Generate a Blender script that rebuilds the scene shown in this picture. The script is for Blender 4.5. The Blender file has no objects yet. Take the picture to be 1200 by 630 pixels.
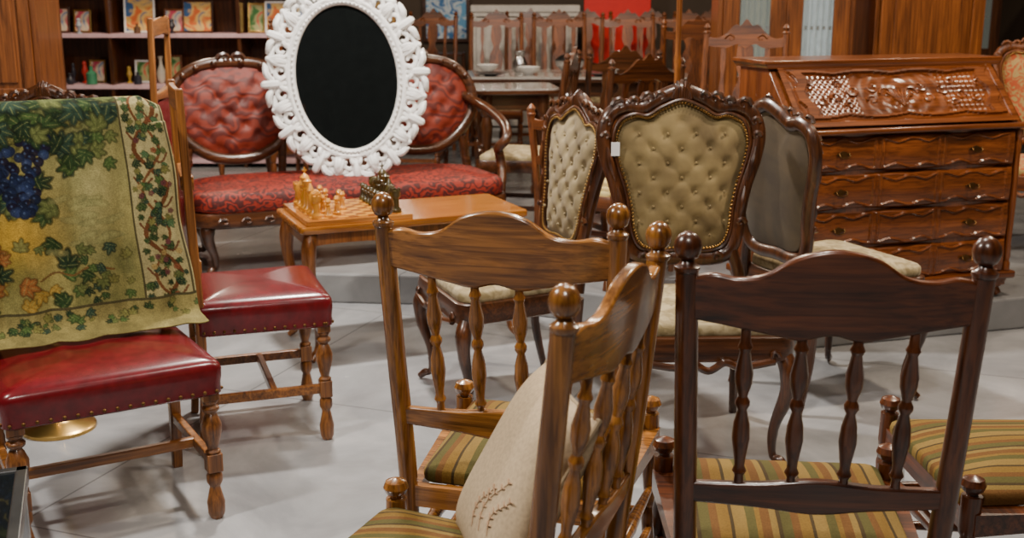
import bpy, bmesh, math, random
import numpy as np
from mathutils import Vector, Matrix
random.seed(7); np.random.seed(7)
COL=bpy.context.scene.collection
pi=math.pi

# ------------------------------------------------------------ materials
def base_mat(name,rough=.5,metal=0,coat=0,spec=.5):
    m=bpy.data.materials.new(name); m.use_nodes=True
    nt=m.node_tree; b=nt.nodes['Principled BSDF']
    b.inputs['Roughness'].default_value=rough; b.inputs['Metallic'].default_value=metal
    b.inputs['Coat Weight'].default_value=coat; b.inputs['Coat Roughness'].default_value=.12
    b.inputs['Specular IOR Level'].default_value=spec
    return m,nt,b
def ramp(nt,stops,interp='LINEAR'):
    r=nt.nodes.new('ShaderNodeValToRGB'); r.color_ramp.interpolation=interp
    e=r.color_ramp.elements
    while len(e)<len(stops): e.new(.5)
    for i,(p,c) in enumerate(stops):
        e[i].position=p; e[i].color=(c[0],c[1],c[2],1)
    return r
def coords(nt,scale=(1,1,1),rot=(0,0,0),kind='Object'):
    tc=nt.nodes.new('ShaderNodeTexCoord'); mp=nt.nodes.new('ShaderNodeMapping')
    mp.inputs['Scale'].default_value=scale; mp.inputs['Rotation'].default_value=rot
    nt.links.new(tc.outputs[kind],mp.inputs['Vector']); return mp
def noise(nt,vec,scale=5,detail=6,dist=0,rough=.5):
    n=nt.nodes.new('ShaderNodeTexNoise'); n.inputs['Scale'].default_value=scale
    n.inputs['Detail'].default_value=detail; n.inputs['Distortion'].default_value=dist
    n.inputs['Roughness'].default_value=rough
    nt.links.new(vec.outputs[0],n.inputs['Vector']); return n
def bump(nt,b,src,strength=.2,dist=.002):
    bp=nt.nodes.new('ShaderNodeBump'); bp.inputs['Strength'].default_value=strength
    bp.inputs['Distance'].default_value=dist
    nt.links.new(src,bp.inputs['Height']); nt.links.new(bp.outputs[0],b.inputs['Normal'])
def wood(name,dark,light,axis='Z',rough=.35,coat=.25,fine=1.0):
    m,nt,b=base_mat(name,rough,0,coat)
    s={'X':(1.3,16,16),'Y':(16,1.3,16),'Z':(16,16,1.3)}[axis]
    s=tuple(k*fine for k in s)
    mp=coords(nt,s); n=noise(nt,mp,1.6,7,1.2,.6)
    s2={'X':(2,110,110),'Y':(110,2,110),'Z':(110,110,2)}[axis]
    n2=noise(nt,coords(nt,s2),1.3,3,.3,.6)
    mid=tuple((a+c)/2 for a,c in zip(dark,light))
    r=ramp(nt,[(.28,dark),(.5,mid),(.70,light)])
    nt.links.new(n.outputs['Fac'],r.inputs['Fac'])
    r2=ramp(nt,[(.38,(.45,.4,.36)),(.55,(1,1,1))]); nt.links.new(n2.outputs['Fac'],r2.inputs['Fac'])
    mx=nt.nodes.new('ShaderNodeMixRGB'); mx.blend_type='MULTIPLY'; mx.inputs[0].default_value=.85
    nt.links.new(r.outputs[0],mx.inputs[1]); nt.links.new(r2.outputs[0],mx.inputs[2])
    nt.links.new(mx.outputs[0],b.inputs['Base Color'])
    bump(nt,b,n.outputs['Fac'],.2,.002); return m
def plain(name,col,rough=.5,metal=0,coat=0,var=.12,scale=20):
    m,nt,b=base_mat(name,rough,metal,coat)
    mp=coords(nt); n=noise(nt,mp,scale,3)
    r=ramp(nt,[(.3,tuple(c*(1-var) for c in col)),(.7,tuple(min(1,c*(1+var)) for c in col))])
    nt.links.new(n.outputs['Fac'],r.inputs['Fac']); nt.links.new(r.outputs[0],b.inputs['Base Color']); return m
def damask(name,a,bcol,scale=14,rough=.8,sheen=.3,dist=1.5,thr=.5,soft=.05):
    m,nt,b=base_mat(name,rough); b.inputs['Sheen Weight'].default_value=sheen
    mp=coords(nt); n=noise(nt,mp,scale,4,dist)
    r=ramp(nt,[(thr-soft,a),(thr+soft,bcol)])
    nt.links.new(n.outputs['Fac'],r.inputs['Fac']); nt.links.new(r.outputs[0],b.inputs['Base Color'])
    n2=noise(nt,mp,300,2); bump(nt,b,n2.outputs['Fac'],.3,.001); return m
def velvet_scroll(name,a,bcol,scale=16):
    m,nt,b=base_mat(name,.6)
    mp=coords(nt); w=nt.nodes.new('ShaderNodeTexWave'); w.wave_type='RINGS'
    w.inputs['Scale'].default_value=scale; w.inputs['Distortion'].default_value=12; w.inputs['Detail'].default_value=1
    w.inputs['Detail Scale'].default_value=2.2
    nt.links.new(mp.outputs[0],w.inputs['Vector'])
    r=ramp(nt,[(.30,a),(.7,bcol)]); nt.links.new(w.outputs['Fac'],r.inputs['Fac'])
    nt.links.new(r.outputs[0],b.inputs['Base Color']); bump(nt,b,w.outputs['Fac'],.3,.003); return m
def stripes(name,axis=0,freq=9.):
    m,nt,b=base_mat(name,.9,0,0,.2)
    mp=coords(nt,(freq,freq,freq)); sep=nt.nodes.new('ShaderNodeSeparateXYZ'); nt.links.new(mp.outputs[0],sep.inputs[0])
    fr=nt.nodes.new('ShaderNodeMath'); fr.operation='FRACT'; nt.links.new(sep.outputs[axis],fr.inputs[0])
    g=(.21,.115,.02);d=(.06,.038,.013);gr=(.095,.08,.02);o=(.15,.065,.015);y=(.24,.15,.037)
    r=ramp(nt,[(0,g),(.14,d),(.18,y),(.34,gr),(.46,g),(.52,o),(.64,y),(.72,d),(.77,gr),(.9,o)],'CONSTANT')
    nt.links.new(fr.outputs[0],r.inputs['Fac'])
    n=noise(nt,coords(nt,(60,60,60)),4,3)
    mx=nt.nodes.new('ShaderNodeMixRGB'); mx.blend_type='MULTIPLY'; mx.inputs[0].default_value=.5
    nt.links.new(r.outputs[0],mx.inputs[1]); nt.links.new(n.outputs['Fac'],mx.inputs[2])
    nt.links.new(mx.outputs[0],b.inputs['Base Color']); bump(nt,b,n.outputs['Fac'],.4,.002); return m
def vcol(name,rough=.9):
    m,nt,b=base_mat(name,rough,0,0,.15)
    a=nt.nodes.new('ShaderNodeAttribute'); a.attribute_name='Col'
    n=noise(nt,coords(nt),260,2)
    r=ramp(nt,[(.3,(.62,.62,.62)),(.7,(1,1,1))]); nt.links.new(n.outputs['Fac'],r.inputs['Fac'])
    mx=nt.nodes.new('ShaderNodeMixRGB'); mx.blend_type='MULTIPLY'; mx.inputs[0].default_value=1
    nt.links.new(a.outputs['Color'],mx.inputs[1]); nt.links.new(r.outputs[0],mx.inputs[2])
    nt.links.new(mx.outputs[0],b.inputs['Base Color'])
    bump(nt,b,n.outputs['Fac'],.5,.002)
    return m

OAKZ=wood('oak_upright',(.065,.019,.0035),(.40,.160,.030),'Z',.26,.5); OAKX=wood('oak_rail',(.065,.019,.0035),(.45,.18,.035),'X',.26,.5,1.15)
SHOAKZ=wood('shaded_oak_upright',(.022,.005,.0015),(.14,.038,.009),'Z',.3,.4); SHOAKX=wood('shaded_oak_rail',(.022,.005,.0015),(.16,.041,.010),'X',.3,.4)  # darker copy of the oak: a chair back's shade put into the colour
HONZ=wood('honey_oak_upright',(.09,.028,.006),(.40,.15,.031),'Z')
HONX=wood('honey_oak_rail',(.09,.028,.006),(.40,.15,.031),'X')
WALZ=wood('walnut_upright',(.014,.0042,.0015),(.115,.036,.010),'Z',.3,.35)
WALX=wood('walnut_rail',(.014,.0042,.0015),(.115,.036,.010),'X',.3,.35)
CHEX=wood('cherry_panel',(.07,.017,.0035),(.25,.069,.014),'X',.29,.35,.45)
CHEZ=wood('cherry_upright',(.065,.016,.0035),(.22,.061,.013),'Z',.29,.35,.45)
MIDZ=wood('brown_wood_upright',(.04,.010,.0025),(.25,.072,.014),'Z',.42,.08)
MIDX=wood('brown_wood_rail',(.04,.010,.0025),(.26,.075,.015),'X',.42,.08)
TABX=wood('amber_tabletop',(.24,.072,.010),(.52,.20,.033),'X',.22,.5)
TABZ=wood('amber_leg',(.10,.030,.006),(.31,.105,.022),'Z',.3,.4)
LEATHER=plain('burgundy_leather',(.105,.003,.006),.26,0,.3,.25,30)
BRASS=plain('brass',(.55,.34,.10),.28,1,0,.1)
OLDBRASS=plain('aged_brass',(.16,.085,.03),.45,1)
STUDB=plain('antique_brass_studs',(.45,.27,.09),.3,1)
STRIPE=stripes('striped_fabric',0,6.5)
DAMA=damask('olive_gold_velvet',(.09,.057,.018),(.25,.18,.070),7,.8,.1,.4,.5,.2)
DAMB=damask('beige_velvet',(.11,.076,.031),(.27,.205,.10),7,.8,.1,.4,.49,.2)
DAMD=damask('olive_brown_back',(.035,.021,.008),(.085,.055,.021),7,.85,.1,.5,.5,.2)
SEATB=damask('cream_damask_seat',(.21,.155,.066),(.38,.30,.165),26,.8,.1,1,.5,.1)
YEL=plain('pale_yellow_fabric',(.55,.43,.17),.8)
REDV=velvet_scroll('red_velvet_scroll',(.23,.013,.0025),(.055,.003,.0015),11)
REDT=velvet_scroll('red_velvet_tufted',(.175,.016,.003),(.085,.006,.0018),5)
WHITE=plain('white_lacquer',(.80,.79,.77),.4,0,.2,.04)
BLACKG=plain('dark_reflection_glass',(.005,.006,.006),.03,0,0,.1)  # black stands in for the dark room reflected in the mirror
SILVER=plain('steel',(.45,.45,.46),.25,1)
CERAM=plain('white_ceramic',(.50,.49,.47),.15,0,.5,.04)
LCH=plain('light_chess_wood',(.55,.23,.022),.32,0,.35)
DCH=plain('dark_chess_wood',(.05,.036,.009),.3,0,.4)
LINEN=plain('linen_fabric',(.45,.335,.205),.9,0,0,.14,140)
LINEN2=plain('linen_back_fabric',(.30,.22,.13),.9,0,0,.10,90)
FLORAL=damask('orange_floral_fabric',(.42,.07,.012),(.36,.25,.08),22,.8,.2,2)
REDP=plain('red_panel_paint',(.60,.004,.004),.5,0,0,.05)
CREAM=plain('olive_curtain',(.18,.155,.065),.8)
def glass_mat():
    m,nt,b=base_mat('cabinet_glass',.05); b.inputs['Base Color'].default_value=(.4,.5,.52,1)
    b.inputs['Alpha'].default_value=.25; return m
GLASS=glass_mat()

# ------------------------------------------------------------ geometry
def V(*a): return Vector(a)
def mk(name,bm,mat,parent=None,smooth=True,bevel=0,label=None,loc=None,rot=None,kind=None,fix=True):
    if fix: bmesh.ops.recalc_face_normals(bm,faces=bm.faces)
    me=bpy.data.meshes.new(name); bm.to_mesh(me); bm.free()
    for mm in (mat if isinstance(mat,(list,tuple)) else [mat]): me.materials.append(mm)
    o=bpy.data.objects.new(name,me); COL.objects.link(o)
    if smooth:
        me.polygons.foreach_set('use_smooth',[True]*len(me.polygons))
        try: me.set_sharp_from_angle(angle=math.radians(40))
        except Exception: pass
    if bevel:
        md=o.modifiers.new('bevel','BEVEL'); md.width=bevel; md.segments=2; md.limit_method='ANGLE'; md.angle_limit=.6
    if parent: o.parent=parent
    if loc: o.location=loc
    if rot: o.rotation_euler=rot
    if label: o['label']=label
    if kind: o['kind']=kind
    return o
def thing(name,label,cat,loc=(0,0,0),rz=0,group=None,rot=None):
    o=bpy.data.objects.new(name,None); COL.objects.link(o); o.empty_display_size=.1
    o.location=loc; o.rotation_euler=rot if rot else (0,0,math.radians(rz))
    o['label']=label; o['category']=cat
    if group: o['group']=group
    return o
def solo(o,label,cat,group=None):
    o['label']=label; o['category']=cat
    if group: o['group']=group
    return o
def copy_thing(root,loc,rz,label=None,scale=None,swap=None):
    n=root.copy(); COL.objects.link(n); n.location=loc; n.rotation_euler=(0,0,math.radians(rz))
    if label: n['label']=label
    if scale: n.scale=scale
    def rec(a,b):
        for c in a.children:
            k=c.copy(); COL.objects.link(k); k.parent=b
            if swap:
                for sl in k.material_slots:
                    if sl.material in swap:
                        m=swap[sl.material]; sl.link='OBJECT'; sl.material=m
            rec(c,k)
    rec(root,n); return n
def B(): return bmesh.new()
def box(bm,c,s,M=None,taper=None):
    vs=[]
    for dz in(-1,1):
        for dx,dy in((-1,-1),(1,-1),(1,1),(-1,1)):
            k=1 if not taper or dz>0 else taper
            p=V(c[0]+dx*s[0]/2*k,c[1]+dy*s[1]/2*k,c[2]+dz*s[2]/2)
            if M: p=M@p
            vs.append(bm.verts.new(p))
    for f in((3,2,1,0),(4,5,6,7),(0,1,5,4),(1,2,6,5),(2,3,7,6),(3,0,4,7)): bm.faces.new([vs[i] for i in f])
def lathe(bm,prof,M=None,seg=16,off=(0,0,0)):
    rings=[]
    for r,z in prof:
        rg=[]
        for i in range(seg):
            a=2*pi*i/seg; p=V(r*math.cos(a)+off[0],r*math.sin(a)+off[1],z+off[2])
            if M: p=M@p
            rg.append(bm.verts.new(p))
        rings.append(rg)
    for a,b in zip(rings,rings[1:]):
        for i in range(seg): bm.faces.new((a[i],a[(i+1)%seg],b[(i+1)%seg],b[i]))
    bm.faces.new(rings[0][::-1]); bm.faces.new(rings[-1])
def between(p,q):
    p=Vector(p);q=Vector(q);d=q-p
    return Matrix.Translation(p)@d.to_track_quat('Z','Y').to_matrix().to_4x4(), d.length
def turned(bm,p,q,prof,seg=14):
    M,L=between(p,q); lathe(bm,[(r,t*L) for r,t in prof],M,seg)
def catmull(pts,n=8,closed=False):
    out=[];N=len(pts);P=[Vector(p) for p in pts]
    rng=range(N) if closed else range(N-1)
    for i in rng:
        if closed: a,b,c,d=P[(i-1)%N],P[i],P[(i+1)%N],P[(i+2)%N]
        else: a,b,c,d=P[max(i-1,0)],P[i],P[i+1],P[min(i+2,N-1)]
        for k in range(n):
            t=k/n
            out.append(.5*((2*b)+(c-a)*t+(2*a-5*b+4*c-d)*t*t+(3*b-a-3*c+d)*t**3))
    if not closed: out.append(P[-1].copy())
    return out
def sweep(bm,pts,rad,seg=10,closed=False,sq=False,up=None,a0=0):
    P=[Vector(p) for p in pts];N=len(P);rings=[]
    nrm=None
    for i in range(N):
        if closed: t=(P[(i+1)%N]-P[(i-1)%N])
        else: t=P[min(i+1,N-1)]-P[max(i-1,0)]
        if t.length<1e-9: t=V(0,0,1)
        t.normalize()
        if up is not None:
            nrm=Vector(up)-t*Vector(up).dot(t); nrm.normalize()
        elif nrm is None:
            u=V(0,1,0) if abs(t.y)<.9 else V(1,0,0); nrm=(u-t*u.dot(t)).normalized()
        else: nrm=(nrm-t*nrm.dot(t)).normalized()
        bn=t.cross(nrm)
        r=rad[i] if isinstance(rad,(list,tuple)) and isinstance(rad[0],(list,tuple,float,int)) and len(rad)==N else rad
        ra,rb=(r if isinstance(r,(list,tuple)) else (r,r))
        rg=[]
        if sq:
            for sx,sy in((-1,-1),(1,-1),(1,1),(-1,1)): rg.append(bm.verts.new(P[i]+nrm*ra*sx+bn*rb*sy))
        else:
            for k in range(seg):
                a=2*pi*k/seg+a0; rg.append(bm.verts.new(P[i]+nrm*ra*math.cos(a)+bn*rb*math.sin(a)))
        rings.append(rg)
    S=len(rings[0])
    for i in range(N if closed else N-1):
        a=rings[i];b=rings[(i+1)%N]
        for k in range(S): bm.faces.new((a[k],a[(k+1)%S],b[(k+1)%S],b[k]))
    if not closed: bm.faces.new(rings[0][::-1]); bm.faces.new(rings[-1])
def lerps(vals,n):
    out=[];N=len(vals)
    for i in range(n):
        t=i/(n-1)*(N-1);k=min(int(t),N-2);f=t-k;f=f*f*(3-2*f)
        out.append(vals[k]*(1-f)+vals[k+1]*f)
    return out
def band(bm,x0,x1,n,zb,zt,yf,th,zr=0):
    cols=[]
    for i in range(n+1):
        x=x0+(x1-x0)*i/n; b=zb(x);t=zt(x); 
        cols.append([bm.verts.new((x,yf(x,b)-th/2,b)),bm.verts.new((x,yf(x,t)-th/2,t)),
                     bm.verts.new((x,yf(x,t)+th/2,t)),bm.verts.new((x,yf(x,b)+th/2,b))])
    for a,b in zip(cols,cols[1:]):
        for k in range(4): bm.faces.new((a[k],a[(k+1)%4],b[(k+1)%4],b[k]))
    bm.faces.new(cols[0]); bm.faces.new(cols[-1][::-1])
def interp(pts):
    P=catmull([(x,y,0) for x,y in pts],10)
    X=[p.x for p in P];Y=[p.y for p in P]
    return lambda x: float(np.interp(x,X,Y))
def loft(bm,outline,layers,c=(0,0)):
    rings=[]
    for s,z in layers:
        if s==0: rings.append([bm.verts.new((c[0],c[1],z))]);continue
        rings.append([bm.verts.new((c[0]+(x-c[0])*s,c[1]+(y-c[1])*s,z)) for x,y in outline])
    n=len(outline)
    bm.faces.new(rings[0][::-1])
    for a,b in zip(rings,rings[1:]):
        if len(b)==1:
            for i in range(n): bm.faces.new((a[i],a[(i+1)%n],b[0]))
        else:
            for i in range(n): bm.faces.new((a[i],a[(i+1)%n],b[(i+1)%n],b[i]))
    if len(rings[-1])>1: bm.faces.new(rings[-1])
def rtrap(wr,wf,yr,yf,r=.03,n=5):
    cs=[(wf-r,yf-r,0),(-(wf-r),yf-r,90),(-(wr-r),yr+r,180),(wr-r,yr+r,270)]
    o=[]
    for cx,cy,a in cs:
        for k in range(n+1):
            t=math.radians(a+90*k/n); o.append((cx+r*math.cos(t),cy+r*math.sin(t)))
    res=[]
    for i,p in enumerate(o):
        q=o[(i+1)%len(o)]; res.append(p)
        d=math.hypot(q[0]-p[0],q[1]-p[1]); m=int(d/.05)
        for k in range(1,m+1): res.append((p[0]+(q[0]-p[0])*k/(m+1),p[1]+(q[1]-p[1])*k/(m+1)))
    return res
def seatpad(bm,outl,z0,th,dome,c=(0,0)):
    L=[(.97,z0),(.995,z0+.15*th),(1,z0+.5*th),(.99,z0+.8*th),(.965,z0+.95*th)]
    for k in range(1,8):
        s=.965*(1-k/7); L.append((s,z0+th+dome*(1-(s/.965)**2.2)))
    L[-1]=(0,L[-1][1]); loft(bm,outl,L,c)
def backpad(bm,outl,c,yf,dome,side=1,rings=14,dim=None):
    n=len(outl); R=[]
    for k in range(rings+1):
        s=1-k/rings
        if k==rings: 
            z=c[1];x=c[0];d=dome+(dim(x,z) if dim else 0); R.append([bm.verts.new((x,yf(z)+side*d,z))]);continue
        rg=[]
        for x0,z0 in outl:
            x=c[0]+(x0-c[0])*s; z=c[1]+(z0-c[1])*s
            d=dome*(1-s**4)+(dim(x,z)*(1-s**8) if dim else 0)
            rg.append(bm.verts.new((x,yf(z)+side*d,z)))
        R.append(rg)
    for a,b in zip(R,R[1:]):
        for i in range(n):
            if len(b)==1: bm.faces.new((a[i],a[(i+1)%n],b[0]))
            else: bm.faces.new((a[i],a[(i+1)%n],b[(i+1)%n],b[i]))
def tuft(dx,dz,depth,z0=0,crease=.35):
    def f(x,z):
        x=x+.006*math.sin(z*31); z=z+.006*math.sin(x*27+1)
        a=x/dx; b=(z-z0)/dz
        u=(a+b);w=(a-b)
        du=abs(u-round(u));dw=abs(w-round(w))
        return -depth*(math.exp(-(du*du+dw*dw)/.055)+crease*math.exp(-min(du,dw)**2/.018))
    return f
def grid(bm,nx,ny,f):
    g=[[bm.verts.new(f(i/nx,j/ny)) for i in range(nx+1)] for j in range(ny+1)]
    for j in range(ny):
        for i in range(nx): bm.faces.new((g[j][i],g[j][i+1],g[j+1][i+1],g[j+1][i]))
    return g
def studs(bm,pts,r=.006,nrm=None):
    for p in pts:
        bmesh.ops.create_icosphere(bm,subdivisions=1,radius=r,matrix=Matrix.Translation(p))

# ------------------------------------------------------------ room
def floor_mat(name,c1,c2,tile=1.2):
    m,nt,b=base_mat(name,.32); 
    mp=coords(nt); n=noise(nt,mp,2.2,8,.6,.6)
    r=ramp(nt,[(.3,c1),(.7,c2)]); nt.links.new(n.outputs['Fac'],r.inputs['Fac'])
    br=nt.nodes.new('ShaderNodeTexBrick'); br.offset=0; br.inputs['Scale'].default_value=1
    br.inputs['Brick Width'].default_value=tile; br.inputs['Row Height'].default_value=tile; br.inputs['Mortar Size'].default_value=.004
    br.inputs['Color1'].default_value=(1,1,1,1);br.inputs['Color2'].default_value=(.93,.93,.94,1);br.inputs['Mortar'].default_value=(.55,.55,.55,1)
    nt.links.new(coords(nt,(1,1,1),(0,0,.35)).outputs[0],br.inputs['Vector'])
    mx=nt.nodes.new('ShaderNodeMixRGB'); mx.blend_type='MULTIPLY'; mx.inputs[0].default_value=1
    nt.links.new(r.outputs[0],mx.inputs[1]); nt.links.new(br.outputs['Color'],mx.inputs[2])
    nt.links.new(mx.outputs[0],b.inputs['Base Color'])
    rr=ramp(nt,[(.3,(.12,)*3),(.7,(.28,)*3)]); nt.links.new(n.outputs['Fac'],rr.inputs['Fac']); nt.links.new(rr.outputs[0],b.inputs['Roughness'])
    return m
FL=floor_mat('grey_tile_floor',(.19,.193,.20),(.37,.373,.38))
FL2=floor_mat('grey_platform',(.16,.16,.163),(.28,.28,.28))
WALL=plain('beige_wall_paint',(.075,.052,.036),.8,0,0,.08,2)
CEIL=plain('ceiling_paint',(.03,.028,.026),.9)
def struct(name,c,s,mat):
    bm=B(); box(bm,c,s); o=mk(name,bm,mat,smooth=False,kind='structure'); return o
struct('floor',(0,5,-.05),(10,14,.1),FL)
struct('ceiling',(0,5,3.25),(10,14,.1),CEIL)
struct('wall_back',(0,11.55,1.6),(10,.1,3.2),WALL)
struct('wall_left',(-4.75,5,1.6),(.1,13,3.2),WALL)
struct('wall_right',(4.75,5,1.6),(.1,13,3.2),WALL)
bm=B()
pl=[(-4.69,5.65),(-2,5.62),(-.2,5.45),(.7,4.95),(1.02,4.68),(4.69,5.75),(4.69,11.49),(-4.69,11.49)]
t=[bm.verts.new((x,y,.15)) for x,y in pl]; b_=[bm.verts.new((x,y,0)) for x,y in pl]
bm.faces.new(t); bm.faces.new(b_[::-1])
for i in range(len(pl)): bm.faces.new((b_[i],b_[(i+1)%8],t[(i+1)%8],t[i]))
mk('floor.001',bm,FL2,smooth=False,bevel=.01,kind='structure')
struct('baseboard_back',(0,11.48,.2),(9.3,.03,.1),MIDX)

# ------------------------------------------------------------ rustic chairs
SPIN=[(.007,0),(.009,.06),(.008,.10),(.013,.13),(.009,.16),(.010,.2),(.016,.33),(.014,.42),(.008,.5),(.013,.53),(.013,.55),(.008,.58),(.015,.66),(.016,.72),(.009,.84),(.013,.87),(.009,.9),(.008,1)]
FLEG=[(.013,0),(.018,.03),(.020,.08),(.014,.13),(.017,.15),(.017,.22),(.019,.3),(.021,.36),(.021,.44),(.014,.46),(.019,.49),(.014,.52),(.018,.6),(.022,.72),(.015,.8),(.020,.82),(.022,.85),(.022,1)]
def rustic_chair(label,loc,rz):
    R=thing('dining_chair',label,'chair',loc,rz,'striped spindle-back dining chairs')
    W=.235; yr=lambda z:-.22-.07*max(0,(z-.42))/.63
    for s in(-1,1):
        bm=B()
        P=catmull([(s*W*.92,-.26,0),(s*W*.94,-.23,.22),(s*W*.96,yr(.45),.45),(s*W,yr(.75),.75),(s*W*1.04,yr(1.02),1.035)],6)
        n=len(P); sweep(bm,P,[.019+.002*math.sin(i/n*pi) for i in range(n)],12,up=(1,0,0))
        mk('back_post',bm,OAKZ,R)
        bm=B()
        lathe(bm,[(.019,0),(.022,.004),(.022,.010),(.013,.016),(.011,.022),(.018,.026),(.022,.034),(.024,.045),(.022,.056),(.015,.066),(.006,.071)],Matrix.Translation((s*W*1.04,yr(1.03),1.03)),18)
        mk('finial',bm,OAKZ,R)
    zt=interp([(-W,1.022),(-.2,1.030),(-.16,1.024),(-.115,1.032),(-.065,1.064),(0,1.078),(.065,1.064),(.115,1.032),(.16,1.024),(.2,1.030),(W,1.022)])
    zb=interp([(-W,.945),(-.18,.937),(-.1,.922),(-.05,.914),(0,.924),(.05,.914),(.1,.922),(.18,.937),(W,.945)])
    bow=lambda x:-.02*(1-(x/W)**2)
    bm=B(); band(bm,-W,W,48,zb,zt,lambda x,z:yr(z)+bow(x),.022); mk('crest_rail',bm,OAKX,R,bevel=.005)
    zt=interp([(-W,.625),(-.1,.63),(0,.64),(.1,.63),(W,.625)]);zb=interp([(-W,.585),(-.1,.58),(0,.57),(.1,.58),(W,.585)])
    bm=B(); band(bm,-W,W,24,zb,zt,lambda x,z:yr(z)+bow(x)*.6,.022); mk('lower_rail',bm,OAKX,R,bevel=.005)
    for i in range(4):
        x=-W+2*W*(i+1)/5
        bm=B(); turned(bm,(x*.97,yr(.61)+bow(x)*.6,.61),(x,yr(.94)+bow(x),.94),SPIN); mk('spindle',bm,OAKZ,R)
    for s in(-1,1):
        bm=B(); turned(bm,(s*.25,.27,0),(s*.245,.26,.47),FLEG)
        lathe(bm,[(.020,0),(.012,.006),(.012,.010),(.022,.018),(.027,.03),(.022,.043),(.006,.05)],Matrix.Translation((s*.245,.26,.465)),16)
        mk('leg',bm,OAKZ,R)
    st=[(.009,0),(.012,.2),(.017,.45),(.019,.5),(.017,.55),(.012,.8),(.009,1)]
    for z in(.2,.32):
        bm=B(); turned(bm,(-.25,.268,z),(.25,.268,z),st); mk('front_stretcher',bm,OAKX,R)
    for s in(-1,1):
        for z in(.16,.27):
            bm=B(); turned(bm,(s*.22,-.24,z),(s*.25,.268,z),st); mk('side_stretcher',bm,OAKX,R)
    bm=B()
    band(bm,-.235,.235,2,lambda x:.385,lambda x:.435,lambda x,z:.262,.022); band(bm,-.21,.21,2,lambda x:.385,lambda x:.435,lambda x,z:-.222,.022)
    for s in(-1,1): sweep(bm,[(s*.22,-.22,.41),(s*.245,.26,.41)],(.011,.025),sq=True,up=(1,0,0))
    mk('seat_frame',bm,OAKX,R)
    bm=B(); seatpad(bm,rtrap(.205,.225,-.205,.275,.03),.43,.035,.03,(0,.03)); mk('seat',bm,STRIPE,R)
    return R
c1=rustic_chair('oak spindle-back dining chair seen from behind, gold striped seat',(.045,2.545,0),-15)
SHADED={OAKZ:SHOAKZ,OAKX:SHOAKX}
copy_thing(c1,(-.097,1.907,0),67.3,'oak spindle-back dining chair with striped seat holding a linen cushion')
copy_thing(c1,(.575,2.19,0),-5,'oak spindle-back dining chair turned away, shade painted into its wood, striped seat',(1.02,.97,1.0),SHADED)
copy_thing(c1,(1.22,2.50,0),92,'oak spindle-back dining chair in the shaded oak tone, gold striped seat',None,SHADED)

# pillow
def pillow():
    bm=B(); n=36; S=.178
    def pos(u,v,side):
        x=(u-.5)*2;y=(v-.5)*2
        pin=1-.07*(1-x*x)*(abs(y)**4)
        piny=1-.07*(1-y*y)*(abs(x)**4)
        th=.052*((1-x**4)*(1-y**4))**.55
        return V(x*S*piny,side*th,y*S*pin)
    grid(bm,n,n,lambda u,v:pos(u,v,1)); grid(bm,n,n,lambda u,v:pos(u,v,-1))
    bmesh.ops.remove_doubles(bm,verts=bm.verts,dist=.0005)
    R=thing('throw_pillow','beige linen cushion with embroidered flowers, leaning on chair back','cushion',(.018,1.885,.672))
    R.rotation_euler=(math.radians(30),math.radians(2),math.radians(102))
    mk('cushion_cover',bm,LINEN,R)
    th=lambda x,y:.052*(max(0,(1-(x/S)**4)*(1-(y/S)**4)))**.55+.001
    EM=plain('embroidery_thread',(.33,.20,.11),.8)
    bm=B()
    for cx,cy,L in((-.07,-.10,.10),(-.03,-.11,.08),(-.11,-.09,.07)):
        pts=[(cx+L*.25*math.sin(t*.7),cy+L*t/6) for t in range(7)]
        sweep(bm,[(x,th(x,y),y) for x,y in pts],.0008,5)
        for q,(x,y) in enumerate(pts[1:]):
            for k in(-1,1):
                sweep(bm,[(x,th(x,y),y),(x+k*.008,th(x,y)+.0005,y+.005),(x+k*.013,th(x,y),y+.006)],[.0008,.0022,.0006],5)
    mk('embroidery',bm,EM,R,label='faint tan embroidered flower sprigs',kind='stuff')
    bm=B()
    P=[]
    for u,v in [(i/n,0) for i in range(n)]+[(1,i/n) for i in range(n)]+[(1-i/n,1) for i in range(n)]+[(0,1-i/n) for i in range(n)]:
        p=pos(u,v,1); P.append((p.x,0,p.z))
    sweep(bm,P,.004,6,closed=True,up=(0,1,0)); mk('piping',bm,LINEN2,R)
pillow()

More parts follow.
